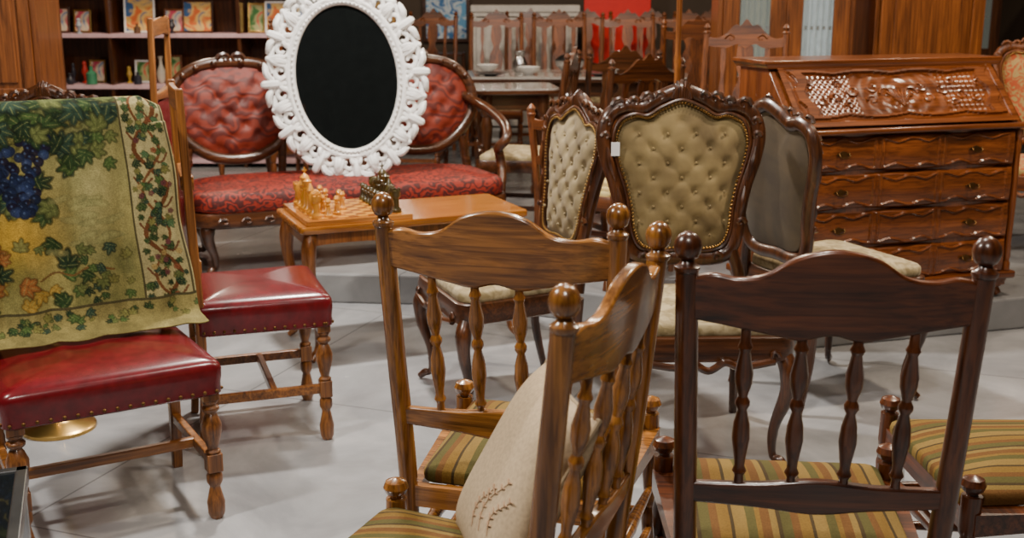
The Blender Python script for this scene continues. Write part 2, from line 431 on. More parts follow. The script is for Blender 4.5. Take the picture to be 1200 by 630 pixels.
# ------------------------------------------------------------ burgundy chairs
BAL=[(.017,0),(.024,.015),(.026,.05),(.018,.085),(.015,.10),(.023,.115),(.023,.135),(.016,.15)]
BAL2=[(.015,0),(.022,.03),(.022,.06),(.014,.09),(.020,.2),(.029,.42),(.030,.55),(.020,.7),(.014,.76),(.024,.80),(.026,.86),(.015,.91),(.022,.95),(.022,1)]
def burgundy(label,loc,rz,W,rake=.05,H=1.15,openb=False,D=.2):
    R=thing('dining_chair',label,'chair',loc,rz,'burgundy leather dining chairs')
    yr=lambda z:-.22-rake*max(0,(z-.45))/.7
    for s in(-1,1):
        bm=B(); x=s*W
        lathe(bm,BAL,Matrix.Translation((x,.2,0)),18)
        box(bm,(x,.2,.175),(.044,.044,.055))
        lathe(bm,[(r,.20+t*.165) for r,t in BAL2],Matrix.Translation((x,.2,0)),18)
        box(bm,(x,.2,.40),(.046,.046,.07))
        mk('leg',bm,HONZ,R,bevel=.003)
        bm=B()
        P=[(x,-.235,0),(x,-.22,.2),(x,-.22,.45),(x,yr(.8),.8),(x,yr(H),H)]
        sweep(bm,P,[(.014,.015),(.016,.017),(.017,.017),(.015,.016),(.013,.013)],sq=True,up=(0,1,0))
        mk('back_post',bm,HONZ,R,bevel=.004)
    for s in(-1,1):
        bm=B(); box(bm,(s*W,-.01,.175),(.024,.42,.03)); mk('stretcher',bm,HONX,R,False,.004)
    bm=B(); box(bm,(0,.02,.175),(2*W,.024,.03)); mk('stretcher',bm,HONX,R,False,.004)
    bm=B(); box(bm,(0,-.222,.26),(2*W,.02,.03)); mk('stretcher',bm,HONX,R,False,.004)
    bm=B(); o=rtrap(W+.022,W+.032,-.235,.232,.025)
    loft(bm,o,[(.98,.385),(1,.39),(1,.42),(1.01,.44),(1.012,.46),(1,.474),(.96,.485),(.88,.493),(.7,.502),(.5,.508),(.25,.511),(0,.512)],(0,0))
    mk('seat',bm,LEATHER,R)
    bm=B()
    L=len(o);pts=[];per=0
    for i in range(L):
        p=V(o[i][0],o[i][1],0);q=V(o[(i+1)%L][0],o[(i+1)%L][1],0);d=(q-p).length
        while per<d: r_=p+(q-p)*(per/d); pts.append((r_.x*1.006,r_.y*1.006,.398)); per+=.034
        per-=d
    studs(bm,pts,.006); mk('nailhead_trim',bm,OLDBRASS,R,label='row of domed brass nailheads',kind='stuff')
    bm=B(); sweep(bm,[(-W,yr(H-.04),H-.04),(0,yr(H-.04)-.012,H-.03),(W,yr(H-.04),H-.04)],(.011,.03),sq=True,up=(0,1,0)); mk('back_rail',bm,HONX,R,bevel=.004)
    bm=B(); sweep(bm,[(-W,yr(.60),.60),(W,yr(.60),.60)],(.010,.022),sq=True,up=(0,1,0)); mk('back_rail',bm,HONX,R,bevel=.004)
    z0,z1=(.62,H-.07) if not openb else (.62,.84)
    if openb:
        bm=B(); sweep(bm,[(-W,yr(.86),.86),(W,yr(.86),.86)],(.010,.022),sq=True,up=(0,1,0)); mk('back_rail',bm,HONX,R,bevel=.004)
    bm=B()
    for side in(1,-1):
        grid(bm,16,20,lambda u,v:V((u-.5)*2*(W-.018),yr(z0+v*(z1-z0))+side*(.008+(.014 if not openb else .006)*(1-(2*u-1)**4)*(1-(2*v-1)**4)),z0+v*(z1-z0)))
    mk('backrest',bm,LEATHER,R)
    return R
A=burgundy('honey oak chair with burgundy leather seat under a tapestry throw',(-1.192,3.16,0),210.7,.26)
Bc=burgundy('honey oak chair with burgundy leather seat and turned legs',(-.885,3.865,0),-70.9,.22,.02,1.14,True)
Bc.scale=(.95,.95,1.06)
copy_thing(Bc,(-1.80,5.22,0),96,'tall honey oak open-back chair with burgundy seat beside the settee',(.85,.95,1.22))

# tapestry throw -- painted per vertex
def tapestry():
    nx,ny=340,480
    yr=lambda z:-.22-.05*max(0,(z-.45))/.7
    path=catmull([(0,yr(.72)-.05,.72),(0,yr(1.0)-.047,1.0),(0,yr(1.15)-.045,1.15),(0,yr(1.17)-.03,1.183),(0,yr(1.17),1.192),(0,yr(1.17)+.03,1.183),(0,yr(1.13)+.048,1.14),(0,yr(.95)+.055,.95),(0,yr(.7)+.06,.7),(0,yr(.53)+.075,.555),(0,-.09,.530),(0,-.06,.524)],30)
    d=[0]
    for a,b in zip(path,path[1:]): d.append(d[-1]+(b-a).length)
    D=np.array(d);PY=np.array([p.y for p in path]);PZ=np.array([p.z for p in path]);T=D[-1]
    topi=max(range(len(path)),key=lambda i:path[i].z); dt=D[topi]
    verts=[];S=np.zeros((ny+1,nx+1));U=np.zeros((ny+1,nx+1))
    for j in range(ny+1):
        s=T*j/ny; y=np.interp(s,D,PY);z=np.interp(s,D,PZ); f=max(0,(s-dt)/(T-dt))
        for i in range(nx+1):
            u=2*i/nx-1; w=.290+.022*f+(.034*f if u>0 else 0)+.004*math.sin(s*19)
            x=-u*w
            amp=.008+.013*f
            fold=amp*math.sin(u*6+s*4)+amp*.5*math.sin(u*11-s*6+1)
            sag=0
            if abs(u)>.9: sag=-.02*((abs(u)-.9)/.1)**2
            side=1 if s>dt else -1
            verts.append((x,y+side*(fold*fold/(abs(fold)+.004))+ (sag*side),z+(-.03*max(0,abs(u)-.8)/.2 if z>1.12 else 0)))
            U[j,i]=u*w/.31 if u<0 else u; S[j,i]=(s-dt)/.68
    faces=[]
    for j in range(ny):
        for i in range(nx):
            a=j*(nx+1)+i; faces.append((a,a+1,a+nx+2,a+nx+1))
    me=bpy.data.meshes.new('tapestry_throw'); me.from_pydata(verts,[],faces); me.update()
    me.polygons.foreach_set('use_smooth',[True]*len(me.polygons))
    X=U; Yv=S
    def cloud(scale,seed,octs=4):
        r=np.random.RandomState(seed); out=np.zeros_like(X); amp=1;tot=0
        for o in range(octs):
            n=int(scale*2**o)+2; g=r.rand(n+2,n+2)
            fx=np.clip((X+1.2)/2.4,0,.999)*n; fy=np.clip((Yv+.9)/2.1,0,.999)*n
            ix=fx.astype(int);iy=fy.astype(int);tx=fx-ix;ty=fy-iy;tx=tx*tx*(3-2*tx);ty=ty*ty*(3-2*ty)
            v=(g[iy,ix]*(1-tx)+g[iy,ix+1]*tx)*(1-ty)+(g[iy+1,ix]*(1-tx)+g[iy+1,ix+1]*tx)*ty
            out+=amp*v;tot+=amp;amp*=.55
        return out/tot
    c0=np.array((.20,.185,.062));c1_=np.array((.31,.255,.080));c2=np.array((.065,.080,.024))
    n1=cloud(4,1)[...,None];n2=cloud(6,2)[...,None]
    img=c0*(1-n1)+c1_*n1
    k=np.clip((n2-.47)*5,0,1)*.55; img=img*(1-k)+c2*k
    g=np.exp(-((X+.55)**2/.16+(Yv-.60)**2/.03))[...,None]*np.clip(cloud(5,9)[...,None]*1.6,0,1); img=img*(1-.75*g)+np.array((.42,.23,.012))*.75*g
    g=np.exp(-((X-.15)**2/.10+(Yv-.42)**2/.05))[...,None]*np.clip(cloud(7,5)[...,None]*1.5,0,1); img=img*(1-.6*g)+np.array((.38,.34,.15))*.6*g
    fm=np.clip((cloud(9,3)-.36)*6,0,1)*np.exp(-((Yv-.05)**2/.018))*(X<.54); fm=fm[...,None]
    img=img*(1-.8*fm)+np.array((.028,.045,.014))*.8*fm
    fm=np.clip((cloud(8,14)-.46)*6,0,1)*np.exp(-((Yv-.78)**2/.02))*(X<.54); fm=fm[...,None]
    img=img*(1-.5*fm)+np.array((.05,.06,.018))*.5*fm
    XX=X*.31; YY=Yv*.68
    tex=cloud(40,8,2)
    def ell(cx,cy,rx,ry,a,col,edge=None,al=.85):
        dx=XX-cx*.31;dy=YY-cy*.68
        R_=max(rx,ry)*1.15
        msk=(np.abs(dx)<R_)&(np.abs(dy)<R_)
        if not msk.any(): return
        jj,ii=np.where(msk); dx=dx[msk];dy=dy[msk]
        p=dx*math.cos(a)+dy*math.sin(a);q=-dx*math.sin(a)+dy*math.cos(a)
        r=(p/rx)**2+(q/ry)**2+(tex[jj,ii]-.5)*.8; m=r<1
        colr=np.array(col)[None,:]*(1.4-.85*np.clip(r[m],0,1)[:,None])
        A_=al*np.clip((1-r[m])*4,0,1)[:,None]
        img[jj[m],ii[m]]=img[jj[m],ii[m]]*(1-A_)+colr*A_
        if edge:
            m2=(np.abs(q)<ry*.12)&(r<.6); img[jj[m2],ii[m2]]=.5*img[jj[m2],ii[m2]]+.5*np.array(edge)
    def line(pts,w,col):
        P=catmull([(x*.31,y*.68,0) for x,y in pts],10)
        m=np.zeros_like(X,bool)
        for a,b in zip(P,P[1:]):
            for t in(0,.33,.66):
                q=a.lerp(b,t); m|=((XX-q.x)**2+(YY-q.y)**2<w*w*(.6+.8*random.random()))
        img[m]=np.array(col)
    rnd=random.Random(5)
    G=[(.018,.038,.011),(.028,.055,.016),(.045,.08,.02),(.085,.10,.028),(.02,.042,.025),(.012,.026,.011),(.13,.12,.032)]
    def leaf(cx,cy,s,a,col):
        dk=tuple(c*.45 for c in col)
        for k in(-1,0,1,-2,2):
            aa=a+k*.75; L=s*(.95,.8,.58)[abs(k)]
            ell(cx+math.cos(aa)*L*.55/.31,cy+math.sin(aa)*L*.55/.68,L,s*.36,aa,dk,None,.7)
        for k in(-1,0,1,-2,2):
            aa=a+k*.75; L=s*(.85,.7,.5)[abs(k)]
            ell(cx+math.cos(aa)*L*.55/.31,cy+math.sin(aa)*L*.55/.68,L,s*.28,aa,col,(.17,.18,.06))
    line([(-1.1,.04),(-.8,.10),(-.5,.05),(-.2,.12),(.1,.07),(.4,.10),(.52,.06)],.009,(.09,.035,.012))
    line([(-.75,.09),(-.68,.18),(-.74,.3)],.006,(.09,.035,.012)); line([(-.2,.12),(-.1,.2),(.05,.24),(.2,.2)],.005,(.09,.035,.012))
    for k in range(52):
        x=rnd.uniform(-1,.46); y=rnd.uniform(-.04,.17)+(.06 if x<-.4 else 0)
        leaf(x,y,rnd.uniform(.032,.058),rnd.uniform(0,6.28),rnd.choice(G))
    for k in range(20): leaf(rnd.uniform(-.2,.44),rnd.uniform(.15,.33),rnd.uniform(.024,.042),rnd.uniform(0,6.28),rnd.choice(G))
    for k in range(16): leaf(rnd.uniform(-1,-.15),rnd.uniform(.34,.52),rnd.uniform(.022,.042),rnd.uniform(0,6.28),rnd.choice(G))
    def grapes(cx,cy,n,w,h):
        for k in range(n):
            t=k/n; ww=w*(1-t*.7)
            x=cx+rnd.uniform(-ww,ww)/.31;y=cy+t*h/.68
            ell(x,y,.016,.016,0,rnd.choice([(.005,.008,.024),(.008,.014,.042),(.016,.026,.07),(.006,.004,.015)]),None,.96)
            ell(x-.010,y-.005,.004,.004,0,(.04,.06,.12))
    grapes(-.42,.19,70,.085,.22); grapes(-.80,.23,64,.09,.23); grapes(-.92,.52,54,.085,.20)
    for k in range(9): leaf(rnd.uniform(-.85,-.25),rnd.uniform(.12,.20),rnd.uniform(.030,.046),rnd.uniform(0,6.28),rnd.choice(G))
    for k in range(30): leaf(rnd.uniform(-1,-.0),rnd.uniform(.64,.92),rnd.uniform(.018,.040),rnd.uniform(0,6.28),rnd.choice(G+[(.28,.17,.03),(.22,.08,.02)]))
    for k in range(18): ell(rnd.uniform(-.3,.45),rnd.uniform(.45,.75),.035,.012,rnd.uniform(-.4,.4),(.20,.19,.07),None,.5)
    line([(-.35,.80),(-.2,.77),(-.05,.79),(.1,.76),(.3,.78)],.003,(.13,.07,.02))
    for k in range(20): leaf(rnd.uniform(.0,.50),rnd.uniform(.66,.92),rnd.uniform(.014,.026),rnd.uniform(0,6.28),rnd.choice(G))
    bmask=(X>.54)[...,None]; img[:]=np.where(bmask,np.array((.34,.29,.13))*(.75+.5*cloud(12,6)[...,None]),img)
    m=(np.abs(X-.54)<.010)|((np.abs(X-.975)<.012)&(X>0)); img[m]=np.array((.06,.05,.02))
    pts=[(.76+.13*math.sin(k*1.25),-.02+k*.075) for k in range(16)]
    line(pts,.006,(.12,.045,.015)); line([(.76-.11*math.sin(k*1.25),y) for k,(x,y) in enumerate(pts)],.004,(.15,.06,.02))
    for k in range(10):
        y0=k*.1; line([(.76,y0),(.76+.1*(1 if k%2 else -1),y0+.03),(.76+.17*(1 if k%2 else -1),y0-.01)],.003,(.12,.05,.02))
    for k in range(105): leaf(.76+rnd.uniform(-.18,.18),rnd.uniform(-.02,.98),rnd.uniform(.010,.018),rnd.uniform(0,6.28),rnd.choice(G+[(.05,.10,.04)]))
    for k in range(20):
        cx=.76+rnd.uniform(-.17,.17);cy=rnd.uniform(0,.97);col=rnd.choice([(.16,.05,.02),(.26,.18,.06),(.10,.03,.03)])
        for q in range(5): ell(cx+.005*math.cos(q*1.256)/.31,cy+.005*math.sin(q*1.256)/.68,.005,.005,0,col)
    bmask=(Yv>.93)[...,None]; img[:]=np.where(bmask,np.array((.22,.18,.06))*(.6+.6*cloud(14,7)[...,None]),img)
    m=(np.abs(Yv-.93)<.006); img[m]=np.array((.06,.05,.02))
    for k in range(50): leaf(rnd.uniform(-1,1),rnd.uniform(.95,1.02),rnd.uniform(.010,.018),rnd.uniform(0,6.28),rnd.choice(G))
    img*= (.8+.4*cloud(60,12,2))[...,None]
    img=np.clip(img,0,1)
    ca=me.color_attributes.new('Col','FLOAT_COLOR','POINT')
    arr=np.ones(((ny+1)*(nx+1),4),np.float32); arr[:,:3]=img.reshape(-1,3); ca.data.foreach_set('color',arr.ravel())
    me.materials.append(vcol('tapestry_weave'))
    o=bpy.data.objects.new('tapestry_throw',me); COL.objects.link(o)
    md=o.modifiers.new('s','SOLIDIFY'); md.thickness=.004; md.offset=0
    o.location=A.location; o.rotation_euler=A.rotation_euler
    solo(o,'woven tapestry throw with grapes and vine leaves over chair back','tapestry')
tapestry()

# ------------------------------------------------------------ upholstered french chairs
def cab_leg(bm,x,y,h,sx,sy,r=1):
    P=catmull([(x,y,h),(x+sx*.018,y+sy*.018,h*.86),(x+sx*.014,y+sy*.014,h*.65),(x-sx*.012,y-sy*.012,h*.35),(x-sx*.012,y-sy*.012,h*.12),(x+sx*.008,y+sy*.008,.03),(x+sx*.024,y+sy*.024,.012)],6)
    sweep(bm,P,[k*r for k in lerps([.026,.030,.023,.016,.012,.015,.012],len(P))],10)
def french(label,loc,rz,fab,wd,tufted=0,scale=1,backfab=None,seatfab=None,name='upholstered_chair',arms=False,sz=0,crease=.35,tag=False):
    R=thing(name,label,'chair',loc,rz,None); R.scale=(scale,)*3
    wz,wx=wd
    yr=lambda z:-.23-.09*max(0,(z-.45))/.65
    half=[(0,.565),(.09,.56),(.155,.575),(.185,.63),(.195,.71),(.215,.80),(.245,.89),(.258,.97),(.235,1.035),(.18,1.06),(.13,1.055),(.075,1.085),(0,1.11)]
    pts=half+[(-x,z) for x,z in half[-2:0:-1]]
    P=[(p.x,p.z) for p in catmull([(x,0,z) for x,z in pts],6,True)]
    bm=B()
    sweep(bm,[(x,yr(z),z) for x,z in P],(.022,.026),10,True,up=(0,1,0))
    inner=[(x*.88,.83+(z-.83)*.90) for x,z in P]
    sweep(bm,[(x,yr(z)+.014,z) for x,z in inner],(.009,.007),8,True,up=(0,1,0))
    for k in range(-4,5):
        a=k*.28; L=.05-.003*abs(k)
        sweep(bm,[(.008*k,yr(1.09)+.012,1.085),(math.sin(a)*L*.7,yr(1.12)+.016,1.095+math.cos(a)*L*.6),(math.sin(a)*L*1.1,yr(1.13)+.006,1.095+math.cos(a)*L)],[.009,.012,.006],6)
    for s in(-1,1):
        for (x,z,r0) in((.07,1.092,.02),(.11,1.085,.026),(.155,1.075,.02),(.205,1.066,.028),(.245,1.01,.018),(.25,.965,.016),(.2,.68,.018),(.12,.565,.02),(.045,.565,.016)):
            sp=[(s*(x+r0*(1-t/9)*math.cos(t*.75)),yr(z)+.018,z+r0*(1-t/9)*math.sin(t*.75)) for t in range(9)]
            sweep(bm,sp,[.009-.0006*t for t in range(9)],6)
        sweep(bm,catmull([(s*.247,yr(.93)+.022,.93),(s*.236,yr(.88)+.026,.88),(s*.220,yr(.82)+.022,.82)],5),lerps([.004,.011,.003],11),6)
        sweep(bm,catmull([(s*.212,yr(.80)+.022,.80),(s*.204,yr(.75)+.026,.75),(s*.196,yr(.70)+.022,.70)],5),lerps([.004,.010,.003],11),6)
        sweep(bm,catmull([(s*.21,-.225,.42),(s*.2,yr(.5),.5),(s*.175,yr(.58),.585)],5),.02,10)
    mk('back_frame',bm,wz,R,label='carved dark wood cartouche frame')
    dim=tuft(.095,.095,tufted,.83,crease) if tufted else None
    bm=B(); backpad(bm,inner,(0,.83),yr,.035,1,24 if tufted else 16,dim); backpad(bm,inner,(0,.83),lambda z:yr(z)-.004,.014,-1,8)
    mk('backrest',bm,[fab],R)
    if backfab:
        bm=B(); backpad(bm,[(x*.995,.83+(z-.83)*.995) for x,z in inner],(0,.83),lambda z:yr(z)-.007,.016,-1,8); mk('back_cover',bm,backfab,R)
    bm=B(); studs(bm,[(x*.955,yr(z)+.022,.83+(z-.83)*.96) for x,z in inner],.0048); mk('nailhead_trim',bm,STUDB,R,kind='stuff')
    if tufted:
        bm=B(); bp=[]
        for i in range(-6,7):
            for j in range(-6,7):
                x=(i+j)/2*.095; z=.83+(i-j)/2*.095
                if abs(x)<.19 and .63<z<1.02: bp.append((x,yr(z)+.035-tufted*.75,z))
        studs(bm,bp,.006); mk('button',bm,fab,R,kind='stuff')
    if tag:
        bm=B(); box(bm,(.222,yr(.93)+.034,.925),(.028,.002,.045)); mk('price_tag',bm,WHITE,R,False,label='small blank white paper tag')
    o=rtrap(.22,.27,-.24,.26,.06)
    bm=B(); loft(bm,o,[(.97,.355),(1,.36),(1.01,.40+sz/2),(.99,.43+sz),(.96,.435+sz)]); 
    for s in(-1,1):
        sweep(bm,[(s*.2+s*.016*math.cos(t*.8)*(1-t/9),.268,.375+.016*math.sin(t*.8)) for t in range(8)],.006,6)
    sweep(bm,catmull([(-.2,.266,.36),(-.1,.27,.345),(-.05,.272,.36),(0,.274,.335),(.05,.272,.36),(.1,.27,.345),(.2,.266,.36)],6),(.012,.012),8)
    mk('seat_rail',bm,wx,R)
    bm=B(); seatpad(bm,[(x*.95,y*.95) for x,y in o],.43+sz,.045,.035); mk('seat',bm,seatfab or fab,R)
    for s in(-1,1):
        bm=B(); cab_leg(bm,s*.235,.225,.37,s,1); mk('leg',bm,wz,R)
        bm=B(); sweep(bm,catmull([(s*.205,-.225,.40),(s*.2,-.225,.2),(s*.21,-.27,0)],6),lerps([.022,.018,.014],13),8); mk('leg',bm,wz,R)
    if arms:
        for s in(-1,1):
            bm=B(); sweep(bm,catmull([(s*.21,yr(.72),.72),(s*.27,-.1,.70),(s*.29,.06,.68),(s*.285,.12,.66),(s*.27,.08,.60),(s*.255,.06,.42)],6),.018,10); mk('armrest',bm,wz,R)
    return R
french('carved walnut chair with button-tufted beige velvet back',(-.04,4.22,0),111.8,DAMB,(WALZ,WALX),.013,seatfab=SEATB,crease=.2)
french('carved walnut chair with nailhead-trimmed olive velvet back',(.60,3.70,0),182,DAMA,(WALZ,WALX),.012,1.05,seatfab=SEATB,crease=.1,tag=True)
french('carved walnut chair turned aside with rounded beige seat',(1.20,4.25,0),-66,DAMB,(WALZ,WALX),.018,1,backfab=DAMD,seatfab=SEATB,sz=.05)
french('open armchair upholstered in orange floral fabric',(2.74,6.05,.15),150,FLORAL,(MIDZ,MIDX),0,1,arms=True,name='armchair')
french('dark wood chair with red velvet back behind the tapestry',(-1.92,4.42,0),178,REDT,(WALZ,WALX),0,1.0)

# ------------------------------------------------------------ settee
def settee():
    R=thing('settee','carved dark wood settee with red scroll-patterned velvet seat','sofa',(-.88,5.97,.15),180+21)
    yr=lambda z:-.27-.12*max(0,(z-.45))/.6
    W=.80
    for cx,hw,zc,hh in((-.50,.33,.74,.25),(.50,.33,.74,.25),(0,.27,.79,.28)):
        P=[]
        for k in range(64):
            a=2*pi*k/64; 
            x=cx+hw*math.copysign(abs(math.cos(a))**.8,math.cos(a)); z=zc+hh*math.copysign(abs(math.sin(a))**.85,math.sin(a))
            if math.sin(a)<0: x=cx+(x-cx)*(1-.25*abs(math.sin(a)))
            P.append((x,z))
        bm=B(); sweep(bm,[(x,yr(z)+(.02 if cx==0 else 0),z) for x,z in P],(.026,.030),10,True,up=(0,1,0))
        for k in range(8,28,3):
            x,z=P[k]; bmesh.ops.create_icosphere(bm,subdivisions=2,radius=.017,matrix=Matrix.Translation((x,yr(z)+.025,z)))
        for s in(-1,1):
            sp=[(cx+s*(.03+.04*(1-t/10)*math.cos(t*.7)),yr(zc+hh)+.02,zc+hh+.02+.03*(1-t/10)*math.sin(t*.7)) for t in range(10)]
            sweep(bm,sp,[.014-.001*t for t in range(10)],6)
        mk('back_frame',bm,WALX,R)
        inn=[(cx+(x-cx)*.95,zc+(z-zc)*.95) for x,z in P]
        bm=B(); backpad(bm,inn,(cx,zc),lambda z:yr(z)+(.02 if cx==0 else 0),.045,1,22,tuft(.13,.13,.016,zc,.12)); backpad(bm,inn,(cx,zc),lambda z:yr(z)-.005,.01,-1,4)
        mk('backrest',bm,REDT,R)
    o=rtrap(W,W+.02,-.29,.34,.14,8)
    bm=B(); loft(bm,o,[(.97,.24),(1,.25),(1.005,.30),(.995,.315)]);
    for s in(-1,1):
        sweep(bm,catmull([(s*(W-.02),yr(.75),.78),(s*(W+.05),-.12,.72),(s*(W+.06),.1,.66),(s*(W+.04),.19,.60),(s*(W+.00),.17,.545),(s*(W+.02),.12,.52),(s*(W+.03),.14,.42),(s*(W),.2,.3)],6),.026,10)
        sweep(bm,[(s*(W-.01),-.27,.28),(s*(W-.05),yr(.55),.56)],.026,10)
        sweep(bm,[(s*.28,-.27,.28),(s*.26,yr(.56),.57)],.022,10)
    for k in range(-6,7):
        x=k*.11; sweep(bm,[(x+.03*(1-t/9)*math.cos(t*.8),.345,.275+.022*(1-t/9)*math.sin(t*.8)) for t in range(9)],.006,6)
    mk('frame',bm,WALX,R)
    bm=B(); seatpad(bm,[(x*.985,y*.985) for x,y in o],.31,.10,.03); mk('seat',bm,REDV,R)
    for sx in(-1,-.33,.33,1):
        bm=B(); cab_leg(bm,sx*(W-.08),.26,.26,(1 if sx>0 else -1),1,1.2); mk('leg',bm,WALZ,R)
    for s in(-1,1):
        bm=B(); cab_leg(bm,s*(W-.08),-.24,.26,s,-1,1.1); mk('leg',bm,WALZ,R)
    return R
settee()

# ------------------------------------------------------------ ornate mirror
def mirror():
    R=thing('oval_mirror','white ornate openwork oval framed mirror leaning on red settee','mirror',(-.84,5.92,1.075))
    R.rotation_euler=(math.radians(-6),math.radians(-5),math.radians(6))
    ax,az=.268,.374
    rm=random.Random(21)
    def E(a,k,y=0): return V(math.cos(a)*(ax+k),y,math.sin(a)*(az+k))
    bm=B()
    N=96
    sweep(bm,[E(2*pi*i/N,0) for i in range(N)],(.022,.014),10,True,up=(0,1,0))
    sweep(bm,[E(2*pi*i/N,.024,-.006) for i in range(N)],(.018,.014),8,True,up=(0,1,0))
    for i in range(84): bmesh.ops.create_icosphere(bm,subdivisions=1,radius=.0075,matrix=Matrix.Translation(E(2*pi*i/84,.004,-.022)))
    K=12
    def scroll(a,k0,r0,sgn,ph,rad,turns=20):
        pts=[];rr_=[]
        for t in range(turns):
            th=t*.36; rr=r0*(1-t/(turns+5))
            c=E(a,k0,-.008); rd=V(math.cos(a),0,math.sin(a)); tg=V(-math.sin(a),0,math.cos(a))*sgn
            pts.append(c+rd*rr*math.cos(th+ph)+tg*rr*math.sin(th+ph)); rr_.append(rad*(1-t/(turns*1.8)))
        sweep(bm,pts,rr_,7)
    def leafy(a,da,k0,k1,w):
        sweep(bm,catmull([E(a,k0,-.004),E(a+da*.45,(k0+k1)/2+.008,-.02),E(a+da*.85,k1-.006,-.014),E(a+da*1.15,k1+.004,-.002)],4),lerps([w*.5,w,w*.9,w*.25],13),7)
    for k in range(K):
        a0=2*pi*k/K
        for s in(-1,1):
            scroll(a0+s*.13,.064,.044+rm.uniform(-.003,.004),s,2.4+rm.uniform(-.25,.25),.0170)
            scroll(a0+s*.055,.112,.022+rm.uniform(-.003,.003),-s,.6,.0120,15)
            leafy(a0+s*.03,s*.16,.098,.138+rm.uniform(-.006,.006),.018)
            leafy(a0+s*.20,s*.07,.030,.112+rm.uniform(-.005,.008),.017)
            leafy(a0+s*.10,-s*.10,.022,.075,.013)
        leafy(a0,rm.uniform(-.02,.02),.03,.146+rm.uniform(-.004,.006),.022)
        a1=a0+pi/K
        leafy(a1,rm.uniform(-.03,.03),.028,.105,.020)
        sweep(bm,[E(a1+(t-6)*.024,.106+.010*math.cos((t-6)*.35),-.002) for t in range(13)],lerps([.011,.017,.011],13),7)
        bmesh.ops.create_icosphere(bm,subdivisions=2,radius=.015,matrix=Matrix.Translation(E(a1,.126,-.006)))
    mk('frame',bm,WHITE,R)
    bm=B(); n=64
    outl=[(math.cos(2*pi*i/n)*ax,math.sin(2*pi*i/n)*az) for i in range(n)]
    f=[bm.verts.new((x,-.002,z)) for x,z in outl]; g=[bm.verts.new((x,.004,z)) for x,z in outl]
    bm.faces.new(f);bm.faces.new(g[::-1])
    for i in range(n): bm.faces.new((f[i],f[(i+1)%n],g[(i+1)%n],g[i]))
    mk('mirror_glass',bm,BLACKG,R,smooth=False,label='oval mirror glass, dark reflection in its colour')
mirror()

# ------------------------------------------------------------ chess table + set
TZ=.58
def chess_table():
    R=thing('coffee_table','amber wood coffee table with curved legs holding a chess set','table',(-.48,4.93,0),23)
    L,Wd=.50,.235
    bm=B(); o=rtrap(L,L,-Wd,Wd,.02)
    loft(bm,o,[(.985,TZ-.03),(1,TZ-.024),(1,TZ-.006),(.992,TZ)]); mk('tabletop',bm,TABX,R)
    bm=B()
    ap=interp([(-.46,.49),(-.38,.50),(-.2,.50),(-.1,.485),(0,.475),(.1,.485),(.2,.50),(.38,.50),(.46,.49)])
    for y in(-.2,.2): band(bm,-.45,.45,40,ap,lambda x:TZ-.03,lambda x,z:y,.018)
    for x in(-.455,.455): box(bm,(x,0,.52),(.018,.4,.06))
    mk('apron',bm,TABZ,R)
    for sx in(-1,1):
        for sy in(-1,1):
            bm=B(); cab_leg(bm,sx*.445,sy*.19,.55,sx,sy,1.05); mk('leg',bm,TABZ,R)
    return R
T=chess_table()
def checker():
    m,nt,b=base_mat('chess_squares',.3,0,.3)
    ch=nt.nodes.new('ShaderNodeTexChecker'); ch.inputs['Scale'].default_value=1/.042
    ch.inputs['Color1'].default_value=(.55,.24,.025,1); ch.inputs['Color2'].default_value=(.22,.06,.008,1)
    mp=coords(nt); mp.inputs['Location'].default_value=(.0,.0,.01); nt.links.new(mp.outputs[0],ch.inputs['Vector'])
    nt.links.new(ch.outputs['Color'],b.inputs['Base Color']); return m
rz=math.radians(23); ct,sn=math.cos(rz),math.sin(rz)
def tw(x,y,z): return (-.48+x*ct-y*sn,4.93+x*sn+y*ct,z)
BX,BY,BS=-.245,.0,1.15
cb=thing('chess_board','amber and brown wooden chess board on coffee table','chess board',tw(BX,BY,TZ),23)
bm=B(); box(bm,(0,0,.011),(.39*BS,.39*BS,.022)); mk('board_frame',bm,TABX,cb,False,.003)
bm=B(); box(bm,(0,0,.0225),(.336*BS,.336*BS,.003)); mk('playing_field',bm,checker(),cb,False)
PR={'pawn':[(.013,0),(.014,.006),(.009,.012),(.006,.03),(.010,.034),(.006,.037),(.010,.045),(.006,.053)],
'rook':[(.016,0),(.017,.008),(.010,.015),(.009,.04),(.014,.046),(.014,.062),(.009,.062)],
'bishop':[(.016,0),(.017,.008),(.009,.016),(.007,.05),(.012,.054),(.007,.058),(.012,.068),(.006,.082),(.003,.088)],
'queen':[(.018,0),(.019,.009),(.010,.02),(.008,.062),(.014,.068),(.009,.072),(.014,.09),(.010,.092),(.004,.1)],
'king':[(.018,0),(.019,.009),(.011,.02),(.009,.068),(.015,.074),(.010,.078),(.015,.096),(.008,.104),(.004,.107)]}
meshes={}
